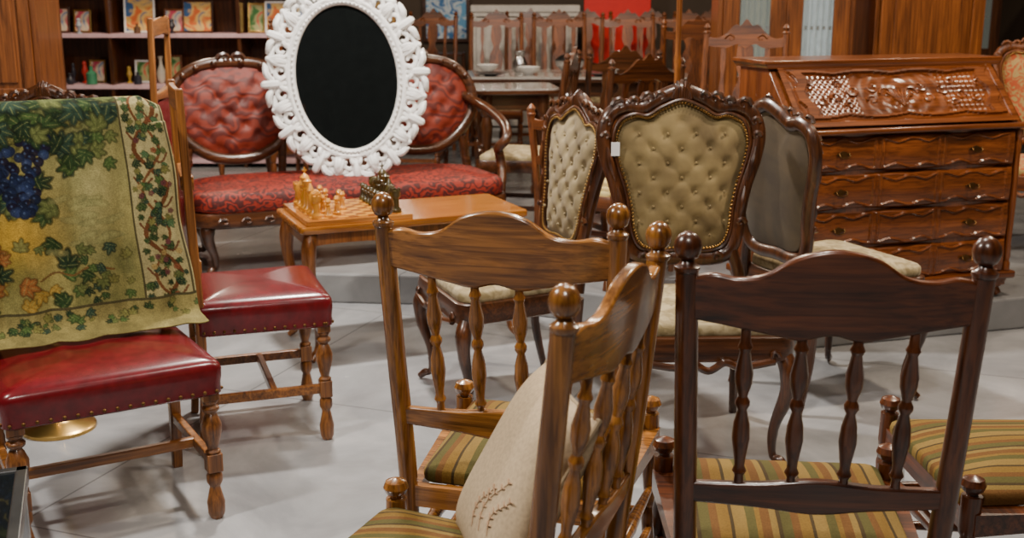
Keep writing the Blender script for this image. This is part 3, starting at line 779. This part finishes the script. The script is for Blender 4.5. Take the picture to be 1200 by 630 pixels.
def piece(kind,mat,key,x,y,rot):
    k=(kind,key)
    if k not in meshes:
        bm=B()
        if kind=='knight':
            lathe(bm,[(.016,0),(.017,.008),(.011,.016),(.009,.024)],None,14)
            sweep(bm,catmull([(0,0,.02),(-.004,0,.04),(0,0,.058),(.008,0,.066),(.018,0,.058),(.022,0,.050)],4),lerps([.010,.012,.012,.010,.008,.005],21),8)
            lathe(bm,[(.004,0),(.003,.006),(.001,.012)],Matrix.Translation((.0,0,.066)),6)
        else:
            lathe(bm,PR[kind],None,14)
            if kind=='king': box(bm,(0,0,.115),(.004,.004,.02)); box(bm,(0,0,.116),(.014,.004,.004))
            if kind=='rook':
                for a in range(4): box(bm,(math.cos(a*pi/2)*.011,math.sin(a*pi/2)*.011,.065),(.006,.006,.008))
        o=mk('chess_'+kind,bm,mat); meshes[k]=o.data; first=o
    else:
        first=bpy.data.objects.new('chess_'+kind,meshes[k]); COL.objects.link(first)
    first.location=tw(BX+x,BY+y,TZ+.024); first.rotation_euler=(0,0,rot); first.scale=(1.3,1.3,1.45)
    solo(first,('amber boxwood' if key=='l' else 'dark wood')+' turned chess '+kind+' on the board','chess piece','chess pieces')
order=['rook','knight','bishop','queen','king','bishop','knight','rook']
adv=[0,1,0,2,2,1,0,1]
for i in range(8):
    q=.042*BS; yy=(i-3.5)*q
    piece(order[i],LCH,'l',-3.5*q,yy,rz); piece('pawn',LCH,'l',(-2.5+adv[i])*q,yy,0)
    piece(order[i],DCH,'d',3.5*q,yy,rz+pi); piece('pawn',DCH,'d',2.5*q,yy,0)

# ------------------------------------------------------------ bureau desk
def bureau():
    a=17; R=thing('bureau_desk','red-brown wood slant-front bureau with carved lid and shaped drawers','desk',(1.63,5.14,.15),a)
    W=.57
    bm=B(); prof=[(-.235,.10),(-.235,.775),(-.245,.79),(-.0,1.045),(.235,1.045),(.235,.10)]
    l=[bm.verts.new((-W,y,z)) for y,z in prof]; r=[bm.verts.new((W,y,z)) for y,z in prof]
    bm.faces.new(l);bm.faces.new(r[::-1])
    for i in range(6): bm.faces.new((l[i],l[(i+1)%6],r[(i+1)%6],r[i]))
    mk('body',bm,CHEZ,R,bevel=.004)
    bm=B(); loft(bm,[(-W-.03,-.04),(W+.03,-.04),(W+.03,.26),(-W-.03,.26)],[(.975,1.03),(.985,1.045),(1,1.05),(1,1.066)],(0,.11)); mk('top_board',bm,CHEX,R,bevel=.004)
    bm=B(); box(bm,(0,-.250,.782),(2*W+.05,.06,.024)); mk('lid_ledge',bm,CHEX,R,bevel=.008)
    bm=B(); box(bm,(0,-.01,.11),(2*W+.04,.53,.035)); mk('base_moulding',bm,CHEX,R,bevel=.010)
    p0=V(0,-.250,.80);p1=V(0,-.015,1.045); up=(p1-p0); Lh=up.length; up.normalize(); nr=V(0,-up.z,up.y)
    def lid(u,v):
        x=(u-.5)*2; h=0
        X=x*(W-.03); Yl=(v-.5)*Lh
        if abs(x)>.95 or v<.07 or v>.93: h=.008
        elif abs(x)>.93 or v<.10 or v>.90: h=.003
        else:
            sc=.014*abs(math.sin(X*11)); 
            q=max(abs(X)/(.48+.02*math.cos(Yl*40)),abs(Yl)/(.112+sc))
            if .92<q<1.03: h=.014
            elif .88<q<=.92: h=-.001
            elif q<=.88:
                if abs(X)>.22: h=.0025*math.sin((X+Yl)*120)*math.sin((X-Yl)*120)
                else: h=.001+.003*math.sin(math.hypot(X,Yl+.03)*90)*math.cos(math.atan2(Yl+.03,X)*5)
            else: h=.002
        P=p0+up*(v*Lh)+nr*h; P.x=X; return P
    bm=B(); grid(bm,260,90,lid)
    for s in(-1,1):
        for (cx,cy,r0,sg) in((.06,0,.036,1),(.12,.035,.03,-1),(.14,-.035,.028,1),(.22,.02,.034,-1),(.28,.055,.024,1),(.31,-.02,.03,1),(.38,-.03,.026,-1),(.42,.045,.022,1),(.26,-.06,.022,1)):
            pts=[]
            for t in range(16):
                th=t*.45; rr=r0*(1-t/18); q=p0+up*(Lh/2+cy+rr*math.sin(th)*sg)+nr*.002; q.x=s*(cx+rr*math.cos(th)); pts.append(q)
            sweep(bm,pts,[.0065*(1-t/24) for t in range(16)],6)
    for k in range(-3,4):
        q0=p0+up*(Lh*.3)+nr*.002; q1=p0+up*(Lh*.3+.10-.008*abs(k))+nr*.004; q1.x=k*.02
        sweep(bm,[q0,q0.lerp(q1,.6),q1],[.004,.008,.004],6)
    mk('lid',bm,CHEX,R,label='slanted writing lid with long curved carved panel',fix=False)
    z1=.765;hh=.157
    for d in range(4):
        zt=z1-d*(hh+.005); zb=zt-hh
        hw=W-.04
        def ff(u,v):
            x=(u-.5)*2*hw; z=zb+v*hh
            y=-.250-.012*math.cos(x/hw*pi*2)-.006*math.sin(v*pi)
            e=min(v,1-v)*hh; ex=min(u,1-u)*2*hw
            m=min(e,ex)
            if m<.010: y+=.016*(1-m/.010)
            px=abs(abs(x)-.33)
            em=.027-.008*math.cos(px*42); em2=.027-.008*math.cos(x*42)
            inn=(px<.155 and e>em) or (abs(x)<.135 and e>em2)
            lip=(px<.164 and e>em-.008) or (abs(x)<.144 and e>em2-.008)
            if inn: y-=.001
            elif lip: y-=.007
            return V(x,y,z)
        bm=B(); grid(bm,170,50,ff)
        dr=mk('drawer',bm,CHEX,R,fix=False)
        for s in(-1,1):
            bm=B(); zc=(zt+zb)/2; hx=.33
            y=-.250-.012*math.cos(hx/hw*pi*2)-.006-.001-.006
            o=[(s*hx+.030*math.cos(t*pi/10)*(1+.15*math.cos(t*pi/2.5)),zc+.011*math.sin(t*pi/10)*(1+.25*math.cos(t*pi/2.5))) for t in range(20)]
            f=[bm.verts.new((x,y,z)) for x,z in o];g=[bm.verts.new((x,y+.014,z)) for x,z in o]
            bm.faces.new(f);bm.faces.new(g[::-1])
            for i in range(20): bm.faces.new((f[i],f[(i+1)%20],g[(i+1)%20],g[i]))
            sweep(bm,catmull([(s*hx-.024,y-.006,zc+.004),(s*hx-.022,y-.014,zc-.008),(s*hx,y-.016,zc-.014),(s*hx+.022,y-.014,zc-.008),(s*hx+.024,y-.006,zc+.004)],4),.0025,6)
            for k in(-1,1): bmesh.ops.create_icosphere(bm,subdivisions=1,radius=.005,matrix=Matrix.Translation((s*hx+k*.024,y-.004,zc+.004)))
            mk('handle',bm,OLDBRASS,dr,label='aged brass bail drawer handle')
    for s in(-1,1):
        bm=B(); box(bm,(s*(W+.004),0,.45),(.012,.34,.56)); mk('side_panel',bm,CHEZ,R,False,.005)
        bm=B(); turned(bm,(s*(W-.018),-.25,.13),(s*(W-.018),-.25,.765),[(.016,0),(.016,.05),(.01,.07),(.015,.1),(.012,.2),(.015,.5),(.012,.8),(.015,.9),(.01,.93),(.016,.95),(.016,1)],10); mk('pilaster',bm,CHEZ,R)
    bm=B(); zf=interp([(-W,.06),(-.3,.05),(-.15,.075),(0,.04),(.15,.075),(.3,.05),(W,.06)])
    band(bm,-W+.01,W-.01,40,zf,lambda x:.11,lambda x,z:-.23,.025); mk('apron',bm,CHEX,R)
    for sx in(-1,1):
        for sy in(-1,1):
            bm=B(); cab_leg(bm,sx*(W-.04),sy*.205,.11,sx*.7,sy*.7,1.3); mk('foot',bm,CHEZ,R)
bureau()

# ------------------------------------------------------------ brass stand, steel table
R=thing('pedestal_stand','polished brass pedestal stand with round base behind the chair','stand',(-1.60,3.83,0))
bm=B(); lathe(bm,[(.125,0),(.125,.012),(.115,.02),(.06,.032),(.03,.05),(.02,.07)],None,32); mk('base',bm,BRASS,R)
bm=B(); lathe(bm,[(.012,.06),(.012,.35),(.02,.36),(.02,.38),(.012,.39),(.012,.8)],None,16); mk('pole',bm,BRASS,R)
bm=B(); lathe(bm,[(.02,.78),(.09,.80),(.10,.815),(.09,.815),(.07,.805)],None,28); mk('tray',bm,BRASS,R)

R=thing('side_table','steel framed side table with dark glass top','table',(-1.20,2.03,0),20)
for sx in(-1,1):
    for sy in(-1,1):
        bm=B(); box(bm,(sx*.22,sy*.22,.235),(.03,.03,.47)); mk('leg',bm,SILVER,R,False,.003)
bm=B()
for s in(-1,1): box(bm,(s*.23,0,.48),(.025,.485,.035)); box(bm,(0,s*.23,.48),(.485,.025,.035))
mk('frame',bm,SILVER,R,False,.003)
bm=B(); box(bm,(0,0,.488),(.44,.44,.012)); mk('glass_top',bm,BLACKG,R,False)

# ------------------------------------------------------------ background dining chairs
P=.15
def carved_chair(label,loc,rz,wz,wx,fab,H=1.0,W=.21):
    R=thing('dining_chair',label,'chair',loc,rz,'carved wooden dining chairs on platform')
    yr=lambda z:-.21-.09*max(0,(z-.45))/.6
    for s in(-1,1):
        bm=B(); sweep(bm,catmull([(s*W*.92,-.26,0),(s*W*.94,-.215,.25),(s*W*.96,yr(.45),.45),(s*W,yr(.8),.8),(s*W*.98,yr(H),H)],5),.018,8)
        lathe(bm,[(.018,0),(.022,.01),(.012,.02),(.02,.035),(.006,.055)],Matrix.Translation((s*W*.98,yr(H),H-.01)),10)
        mk('back_post',bm,wz,R)
        bm=B(); turned(bm,(s*.215,.2,0),(s*.215,.2,.41),FLEG,10); mk('leg',bm,wz,R)
    zt=interp([(-W,H-.02),(-.15,H-.03),(-.1,H+.0),(-.06,H+.04),(-.03,H+.035),(0,H+.07),(.03,H+.035),(.06,H+.04),(.1,H),(.15,H-.03),(W,H-.02)])
    zb=interp([(-W,H-.07),(-.1,H-.08),(-.05,H-.06),(0,H-.08),(.05,H-.06),(.1,H-.08),(W,H-.07)])
    bm=B(); band(bm,-W,W,40,zb,zt,lambda x,z:yr(z),.024)
    for s in(-1,1): 
        sweep(bm,[(s*(.08+.03*(1-t/10)*math.cos(t*.7)),yr(H)+.016,H-.03+.025*(1-t/10)*math.sin(t*.7)) for t in range(10)],[.008-.0005*t for t in range(10)],5)
    mk('crest_rail',bm,wx,R)
    bm=B(); band(bm,-W,W,8,lambda x:.56,lambda x:.60,lambda x,z:yr(z),.022); mk('lower_rail',bm,wx,R)
    wf=interp([(.6,.045),(.66,.022),(.72,.045),(.8,.055),(.86,.025),(.92,.045),(1.0,.04)])
    for cx,k in((0,1),(-.115,.3),(.115,.3)):
        bm=B(); n=24;L=[]
        for i in range(n+1):
            z=.59+(H-.66)*i/n; w=wf(.6+.4*i/n)*k
            L.append([bm.verts.new((cx+sx*w,yr(z)+sy*.008,z)) for sx,sy in((-1,-1),(1,-1),(1,1),(-1,1))])
        for a,b in zip(L,L[1:]):
            for q in range(4): bm.faces.new((a[q],a[(q+1)%4],b[(q+1)%4],b[q]))
        mk('back_splat',bm,wz,R)
    bm=B(); o=rtrap(.20,.235,-.22,.225,.03); loft(bm,o,[(.98,.36),(1,.37),(1,.42),(.98,.43)]); mk('seat_frame',bm,wx,R)
    bm=B(); seatpad(bm,[(x*.93,y*.93) for x,y in o],.425,.03,.03); mk('seat',bm,fab,R)
    bm=B(); box(bm,(0,.2,.16),(.42,.02,.025)); mk('stretcher',bm,wx,R)
    for s in(-1,1):
        bm=B(); box(bm,(s*.208,-.02,.16),(.02,.44,.025)); mk('stretcher',bm,wx,R)
    return R
k1=carved_chair('brown carved-back dining chair with pale cream seat',(.06,6.62,P),78,WALZ,WALX,SEATB,.98)
copy_thing(k1,(.56,6.14,P),25)
copy_thing(k1,(.60,7.02,P),10)
k2=carved_chair('brown carved-back dining chair beside the laid table',(-.14,9.42,P),178,MIDZ,MIDX,SEATB,1.14)
for (x,y,r) in((.40,9.42,182),(.94,9.42,177),(1.48,9.40,184),(-.72,8.5,265),(1.66,8.40,85),(-.76,9.85,165),(2.02,7.85,20),
               (.14,10.08,176),(.68,10.06,183),(1.22,10.08,178),(1.78,10.05,184),(2.34,9.85,195),(1.18,7.50,-8),(2.35,8.95,150),(-1.35,8.5,200)):
    copy_thing(k2,(x,y,P),r)
carved_chair('honey wooden carved-back chair with pale yellow cushion seat',(.40,5.50,P),-30,MIDZ,MIDX,YEL,.80)
copy_thing(k2,(-1.55,7.3,P),150,'brown carved-back dining chair near the shelves')
copy_thing(k2,(1.16,5.92,P),165,'brown carved-back dining chair beside the bureau')

# coat stand
R=thing('coat_stand','tall light wooden coat stand among the dining chairs','coat stand',(.76,5.36,P))
bm=B(); lathe(bm,[(.014,.05),(.016,.3),(.020,.33),(.013,.37),(.014,1.0),(.018,1.04),(.013,1.08),(.013,1.7),(.022,1.74),(.01,1.8)],None,14); mk('pole',bm,TABZ,R)
for k in range(4):
    a=k*pi/2+.5; c,s=math.cos(a),math.sin(a)
    bm=B(); sweep(bm,catmull([(0,0,.14),(c*.04,s*.04,.11),(c*.07,s*.07,.03),(c*.08,s*.08,.010)],5),.010,8); mk('foot',bm,TABZ,R)
    bm=B(); sweep(bm,catmull([(0,0,1.6),(c*.05,s*.05,1.58),(c*.08,s*.08,1.64),(c*.09,s*.09,1.7)],5),.008,8); mk('hook',bm,TABZ,R)

# tables
GLT=plain('tabletop_pale_reflection',(.30,.28,.26),.10,0,.6,.1)  # pale reflection on a dark top, put into the base colour
def table(label,loc,rz,hx,hy,h=.775):
    R=thing('dining_table',label,'table',loc,rz)
    bm=B(); loft(bm,rtrap(hx,hx,-hy,hy,.10),[(.985,h-.035),(1,h-.030),(1,h-.01)]); mk('table_frame',bm,WALX,R)
    bm=B(); loft(bm,rtrap(hx-.02,hx-.02,-hy+.02,hy-.02,.09),[(1,h-.012),(1,h-.002),(.995,h)]); mk('tabletop',bm,GLT,R,label='table top with pale reflection in its colour')
    bm=B(); 
    for y in(-hy+.09,hy-.09): box(bm,(0,y,h-.085),(2*hx-.24,.02,.10))
    for x in(-hx+.11,hx-.11): box(bm,(x,0,h-.085),(.02,2*hy-.18,.10))
    mk('apron',bm,WALX,R)
    for sx in(-1,1):
        for sy in(-1,1):
            bm=B(); turned(bm,(sx*(hx-.12),sy*(hy-.1),0),(sx*(hx-.12),sy*(hy-.1),h-.035),[(r*1.8,t) for r,t in FLEG],14); mk('leg',bm,WALZ,R)
    return R
table('long dark dining table with reflective top and pale crockery',(.47,8.42,P),0,.82,.45)
table('small dark wood table with pale reflection painted on its top by the settee',(.00,7.50,P),6,.30,.28,.76)
def crock(kind,x,y,z,i):
    bm=B()
    pr={'plate':[(.04,0),(.05,.004),(.12,.018),(.125,.021),(.12,.021),(.05,.008)],
        'bowl':[(.03,0),(.035,.006),(.07,.03),(.085,.055),(.08,.055),(.03,.012)],
        'tureen':[(.05,0),(.055,.01),(.10,.05),(.11,.09),(.10,.10),(.07,.125),(.02,.135),(.02,.15),(.005,.155)],
        'jug':[(.035,0),(.05,.02),(.055,.06),(.03,.11),(.04,.15),(.036,.15),(.02,.1)]}[kind]
    lathe(bm,pr,None,24); m=CERAM if i%3==1 else SILVER; o=mk(kind,bm,m); o.location=(x,y,z)
    solo(o,('white ceramic ' if i%3==1 else 'silver ')+kind+' standing on dining table',kind,'tableware on the dining table')
tz=P+.776
for i,(k,x,y) in enumerate([('plate',-.15,8.2),('bowl',.12,8.3),('tureen',.42,8.5),('plate',.62,8.2),('bowl',.90,8.25),('jug',.06,8.6),('plate',1.05,8.6),('bowl',-.18,8.55),('jug',.77,8.6)]): crock(k,x,y,tz,i)

# ------------------------------------------------------------ storage furniture at the back
def wardrobe(label,loc,rz,w,d,h,mz,mx,name='wardrobe',glass=False,doors=2,back=None,sh=3,stile=.055):
    R=thing(name,label,'cabinet',loc,rz)
    bm=B()
    box(bm,(-w/2+.015,0,h/2),(.03,d,h)); box(bm,(w/2-.015,0,h/2),(.03,d,h)); box(bm,(0,d/2-.01,h/2),(w,.02,h))
    box(bm,(0,0,.06),(w,d,.12)); box(bm,(0,0,h-.02),(w+.04,d+.05,.06)); box(bm,(0,-.0,h-.07),(w+.02,d+.02,.04))
    mk('body',bm,mz,R,False,.005)
    if glass:
        for k in range(sh):
            bm=B(); box(bm,(0,0,.35+k*.4),(w-.06,d-.05,.02)); mk('shelf',bm,mx,R,False)
    dw=(w-.06)/doors
    for i in range(doors):
        cx=-w/2+.03+dw*(i+.5); y=-d/2-.006; z0=.14; z1=h-.1
        bm=B(); s=stile
        box(bm,(cx-dw/2+s/2,y,(z0+z1)/2),(s,.022,z1-z0)); box(bm,(cx+dw/2-s/2,y,(z0+z1)/2),(s,.022,z1-z0))
        for z in(z0+s/2,z0+(z1-z0)*.42,z1-s/2): box(bm,(cx,y,z),(dw-2*s,.022,s))
        if not glass:
            box(bm,(cx,y+.004,(z0+z1)/2),(dw-2*s,.01,z1-z0))
            for za,zb in((z0+s,z0+(z1-z0)*.42-s/2),(z0+(z1-z0)*.42+s/2,z1-s)):
                box(bm,(cx,y-.004,(za+zb)/2),(dw-2*s-.05,.014,zb-za-.05))
        else:
            box(bm,(cx,y-.002,(z0+s+z0+(z1-z0)*.42)/2),(dw-2*s,.012,(z1-z0)*.42-s))
        dr=mk('door',bm,mz,R,False,.005)
        if glass:
            bm=B(); za=z0+(z1-z0)*.42; box(bm,(cx,y,(za+z1)/2),(dw-2*s,.005,z1-za-s)); mk('glass_pane',bm,GLASS,dr,False)
            if back:
                bm=B(); 
                bb=back[i%len(back)]
                grid(bm,60,2,lambda u,v:V(cx+(u-.5)*(dw-.08),y+.03+.010*math.sin(u*50),za-.02+v*(z1-za))); mk('curtain',bm,bb,dr)
        bm=B(); lathe(bm,[(.006,0),(.006,.012),(.013,.02),(.010,.03)],Matrix.Translation((cx+(dw/2-.03)*(1 if i%2==0 else -1),y-.01,h*.5))@Matrix.Rotation(pi/2,4,'X'),12); mk('knob',bm,BRASS,dr)
    return R
PALE=plain('pale_blue_bright_pane',(.66,.76,.84),.8)  # pale sheet behind the second door, its colour stands in for a bright pane
WARZ=wood('orange_brown_panel_upright',(.085,.024,.005),(.30,.092,.018),'Z',.4,.15); 
wardrobe('tall orange-brown wooden wardrobe with panelled doors',(-2.86,5.95,P),8,1.0,.5,1.95,WARZ,MIDX)
wardrobe('wooden display cabinet with one curtained and one bright pale glass door',(1.56,6.85,P),-4,.76,.4,1.9,WARZ,MIDX,'display_cabinet',True,2,[CREAM,PALE],3,.09)
wardrobe('cherry wood panelled cupboard with framed doors',(2.38,7.0,P),6,.66,.45,1.85,WARZ,CHEX,'cupboard',False,1)
wardrobe('dark glazed bookcase cabinet against the wall',(3.3,9.6,P),0,1.2,.4,2.0,WALZ,WALX,'bookcase',True,2,None)
wardrobe('low white sideboard with brown wooden trim',(.12,10.9,P),0,.95,.4,1.22,plain('white_paint',(.55,.52,.48),.5),MIDX,'sideboard',False,2)

R=thing('display_board','bright red display board standing against the back wall','board',(.95,10.65,P))
bm=B(); box(bm,(0,0,.98),(.60,.03,1.1)); mk('panel',bm,REDP,R,False,.004)
for s in(-1,1):
    bm=B(); box(bm,(s*.24,0,.22),(.03,.03,.44)); box(bm,(s*.24,0,.015),(.03,.30,.03)); mk('leg',bm,SILVER,R,False)

# shelving with small goods
R=thing('shelf_unit','wide pale shelf unit holding pictures, books and ornaments','shelf',(-2.6,9.2,P))
SHM=plain('pink_white_shelf',(.55,.36,.39),.5); 
bm=B()
for x in(-1.5,-.5,.5,1.5): box(bm,(x,0,.8),(.03,.34,1.6))
box(bm,(0,.165,.8),(3.0,.01,1.6)); mk('frame',bm,WALZ,R,False,.003)
for z in(.05,.34,.63,1.02,1.42):
    bm=B(); box(bm,(0,-.005,z),(3.0,.36,.03)); mk('shelf',bm,SHM,R,False,.002)
cols=[(.03,.09,.28),(.50,.45,.36),(.50,.03,.02),(.42,.26,.03),(.04,.18,.09),(.50,.16,.03),(.3,.33,.37),(.02,.02,.03),(.32,.07,.15),(.12,.06,.03),(.10,.03,.015)]
gm=[plain('goods_paint_%s'%n,c,.4) for n,c in zip(['blue','cream','red','ochre','green','orange','grey','black','plum','brown','umber'],cols)]
rnd=random.Random(19)
def art(name,a,b,c):
    m,nt,bs=base_mat(name,.6); n=noise(nt,coords(nt),9,3,.8); r=ramp(nt,[(.38,a),(.5,b),(.60,c)],'EASE')
    nt.links.new(n.outputs['Fac'],r.inputs['Fac']); nt.links.new(r.outputs[0],bs.inputs['Base Color']); return m
arts=[art('painting_sea',(.02,.15,.5),(.5,.6,.6),(.7,.45,.12)),art('painting_sunset',(.6,.12,.02),(.7,.45,.12),(.03,.10,.25)),art('painting_garden',(.03,.15,.03),(.35,.35,.15),(.6,.04,.03)),art('painting_rose',(.5,.05,.10),(.6,.5,.35),(.1,.2,.4))]
BLUEART=art('painting_harbour',(.03,.16,.42),(.62,.70,.76),(.12,.35,.62))
def picture(x,y,z,w,h,i,tilt=-8,lab='small framed painting standing on the shelf'):
    Q=thing('framed_picture',lab,'picture',(x,y,z),0,'pictures on the shelf',rot=(math.radians(tilt),0,rnd.uniform(-.06,.06)))
    bm=B(); f=.014
    for s in(-1,1): box(bm,(s*(w/2-f/2),0,h/2),(f,.02,h)); box(bm,(0,0,h/2+s*(h/2-f/2)),(w-2*f,.02,f))
    mk('frame',bm,[WHITE,MIDX,WALX,BRASS][i%4],Q,False,.002)
    bm=B(); box(bm,(0,.002,h/2),(w-2*f,.008,h-2*f)); mk('canvas',bm,arts[rnd.randrange(4)],Q,False)
def vase(x,y,z,mt,kk,big=1):
    bm=B(); h=rnd.uniform(.11,.24)*big; a=rnd.uniform(.022,.042)
    pr=[[(a*.6,0),(a,.15*h),(a*1.1,.4*h),(a*.4,.7*h),(a*.35,.85*h),(a*.6,h),(a*.5,h),(a*.2,.8*h)],
        [(a*.8,0),(a*.8,.05*h),(a*.3,.1*h),(a*.4,.3*h),(a*.9,.5*h),(a*.5,.75*h),(a*.45,.8*h),(a*.6,.88*h),(a*.35,.98*h),(a*.05,h)],
        [(a,0),(a,.6*h),(a*.4,.75*h),(a*.35,.95*h),(a*.4,h),(a*.2,h)]][kk]
    lathe(bm,pr,None,14); o=mk(['vase','figurine','bottle'][kk],bm,mt); o.location=(x,y,z)
    solo(o,'small coloured '+['ceramic vase','turned figurine','glass bottle'][kk]+' on the shelf',['vase','figurine','bottle'][kk],'ornaments on the shelf')
ok=lambda q,w=.07: min(abs(q+4.1),abs(q+3.1),abs(q+2.1),abs(q+1.1))>w
x=-3.95;i=0
while x<-1.25:
    w=rnd.uniform(.13,.26)
    if ok(x,w/2+.03):
        picture(x,9.20,P+1.037,w,rnd.uniform(.16,.34),i); i+=1
        if rnd.random()<.8: vase(x+.02,9.07,P+1.036,rnd.choice(gm),rnd.randrange(3),.6)
    x+=w+.03
for zz in(.358,.648):
    x=-4.02
    while x<-1.18:
        r_=rnd.random()
        if r_<.3 and ok(x,.11):
            picture(x,9.22,P+zz,.13,rnd.uniform(.16,.22),i,-6); i+=1
            vase(x,9.08,P+zz,rnd.choice(gm),rnd.randrange(3),.6)
            x+=.15
        else:
            if ok(x,.07):
                vase(x,9.20,P+zz,rnd.choice(gm),rnd.randrange(3))
                if rnd.random()<.75: vase(x+.02,9.07,P+zz,rnd.choice(gm),rnd.randrange(3),.65)
            x+=rnd.uniform(.09,.11)
def wallpic(x,z,w,h,mt,lab):
    q=thing('framed_print',lab,'picture',(x,11.47,z))
    bm=B(); f=.035
    for s in(-1,1): box(bm,(s*(w/2-f/2),0,0),(f,.03,h)); box(bm,(0,0,s*(h/2-f/2)),(w-2*f,.03,f))
    mk('frame',bm,WALX,q,False,.003)
    bm=B(); box(bm,(0,.004,0),(w-2*f,.012,h-2*f)); mk('print',bm,mt,q,False)
wallpic(-.64,1.30,.46,.56,BLUEART,'dark framed blue and white print hanging on the back wall')
wallpic(-1.35,1.45,.5,.6,arts[1],'dark framed painting hanging on the back wall')
R=thing('shelf_unit','dark open shelf unit beside the white sideboard','shelf',(-.75,10.95,P))
bm=B()
for x in(-.3,.3): box(bm,(x,0,.40),(.03,.3,.8))
for z in(.1,.4,.78): box(bm,(0,0,z),(.6,.3,.025))
mk('frame',bm,WALZ,R,False,.003)

# ------------------------------------------------------------ camera, light
cam=bpy.data.cameras.new('camera'); co=bpy.data.objects.new('camera',cam); COL.objects.link(co)
co.location=(0,0,1.5); co.rotation_euler=(math.radians(90-13.53),0,0)
cam.sensor_width=36; cam.lens=40.5; cam.clip_end=60
cam.dof.use_dof=True; cam.dof.focus_distance=2.8; cam.dof.aperture_fstop=5
bpy.context.scene.camera=co
def area(loc,size,e,col,rot=(0,0,0)):
    l=bpy.data.lights.new('unseen_overhead_light','AREA'); l.shape='RECTANGLE'; l.size=size[0]; l.size_y=size[1]; l.energy=e; l.color=col
    o=bpy.data.objects.new('unseen_overhead_light',l); COL.objects.link(o); o.location=loc; o.rotation_euler=rot
    return o
warm=(1,.82,.62); neu=(1,.93,.84)
S=(.25,.14)
area((-2.1,2.0,3.15),S,125,neu); area((.5,2.6,3.15),S,50,neu)
area((-.7,4.8,3.15),S,165,neu); area((2.1,3.8,3.15),S,90,warm)
area((-2.2,7.2,3.15),S,32,warm); area((.4,6.9,3.15),S,42,warm); area((3.0,6.1,3.15),S,48,warm)
area((-2.4,8.0,3.1),S,45,warm); area((1.0,8.5,3.15),S,48,warm)  # first one added to brighten the shelves, no fixture seen
area((.2,.2,3.1),S,50,neu)
w=bpy.data.worlds.new('world'); bpy.context.scene.world=w; w.use_nodes=True
w.node_tree.nodes['Background'].inputs[0].default_value=(1,.93,.85,1); w.node_tree.nodes['Background'].inputs[1].default_value=.015
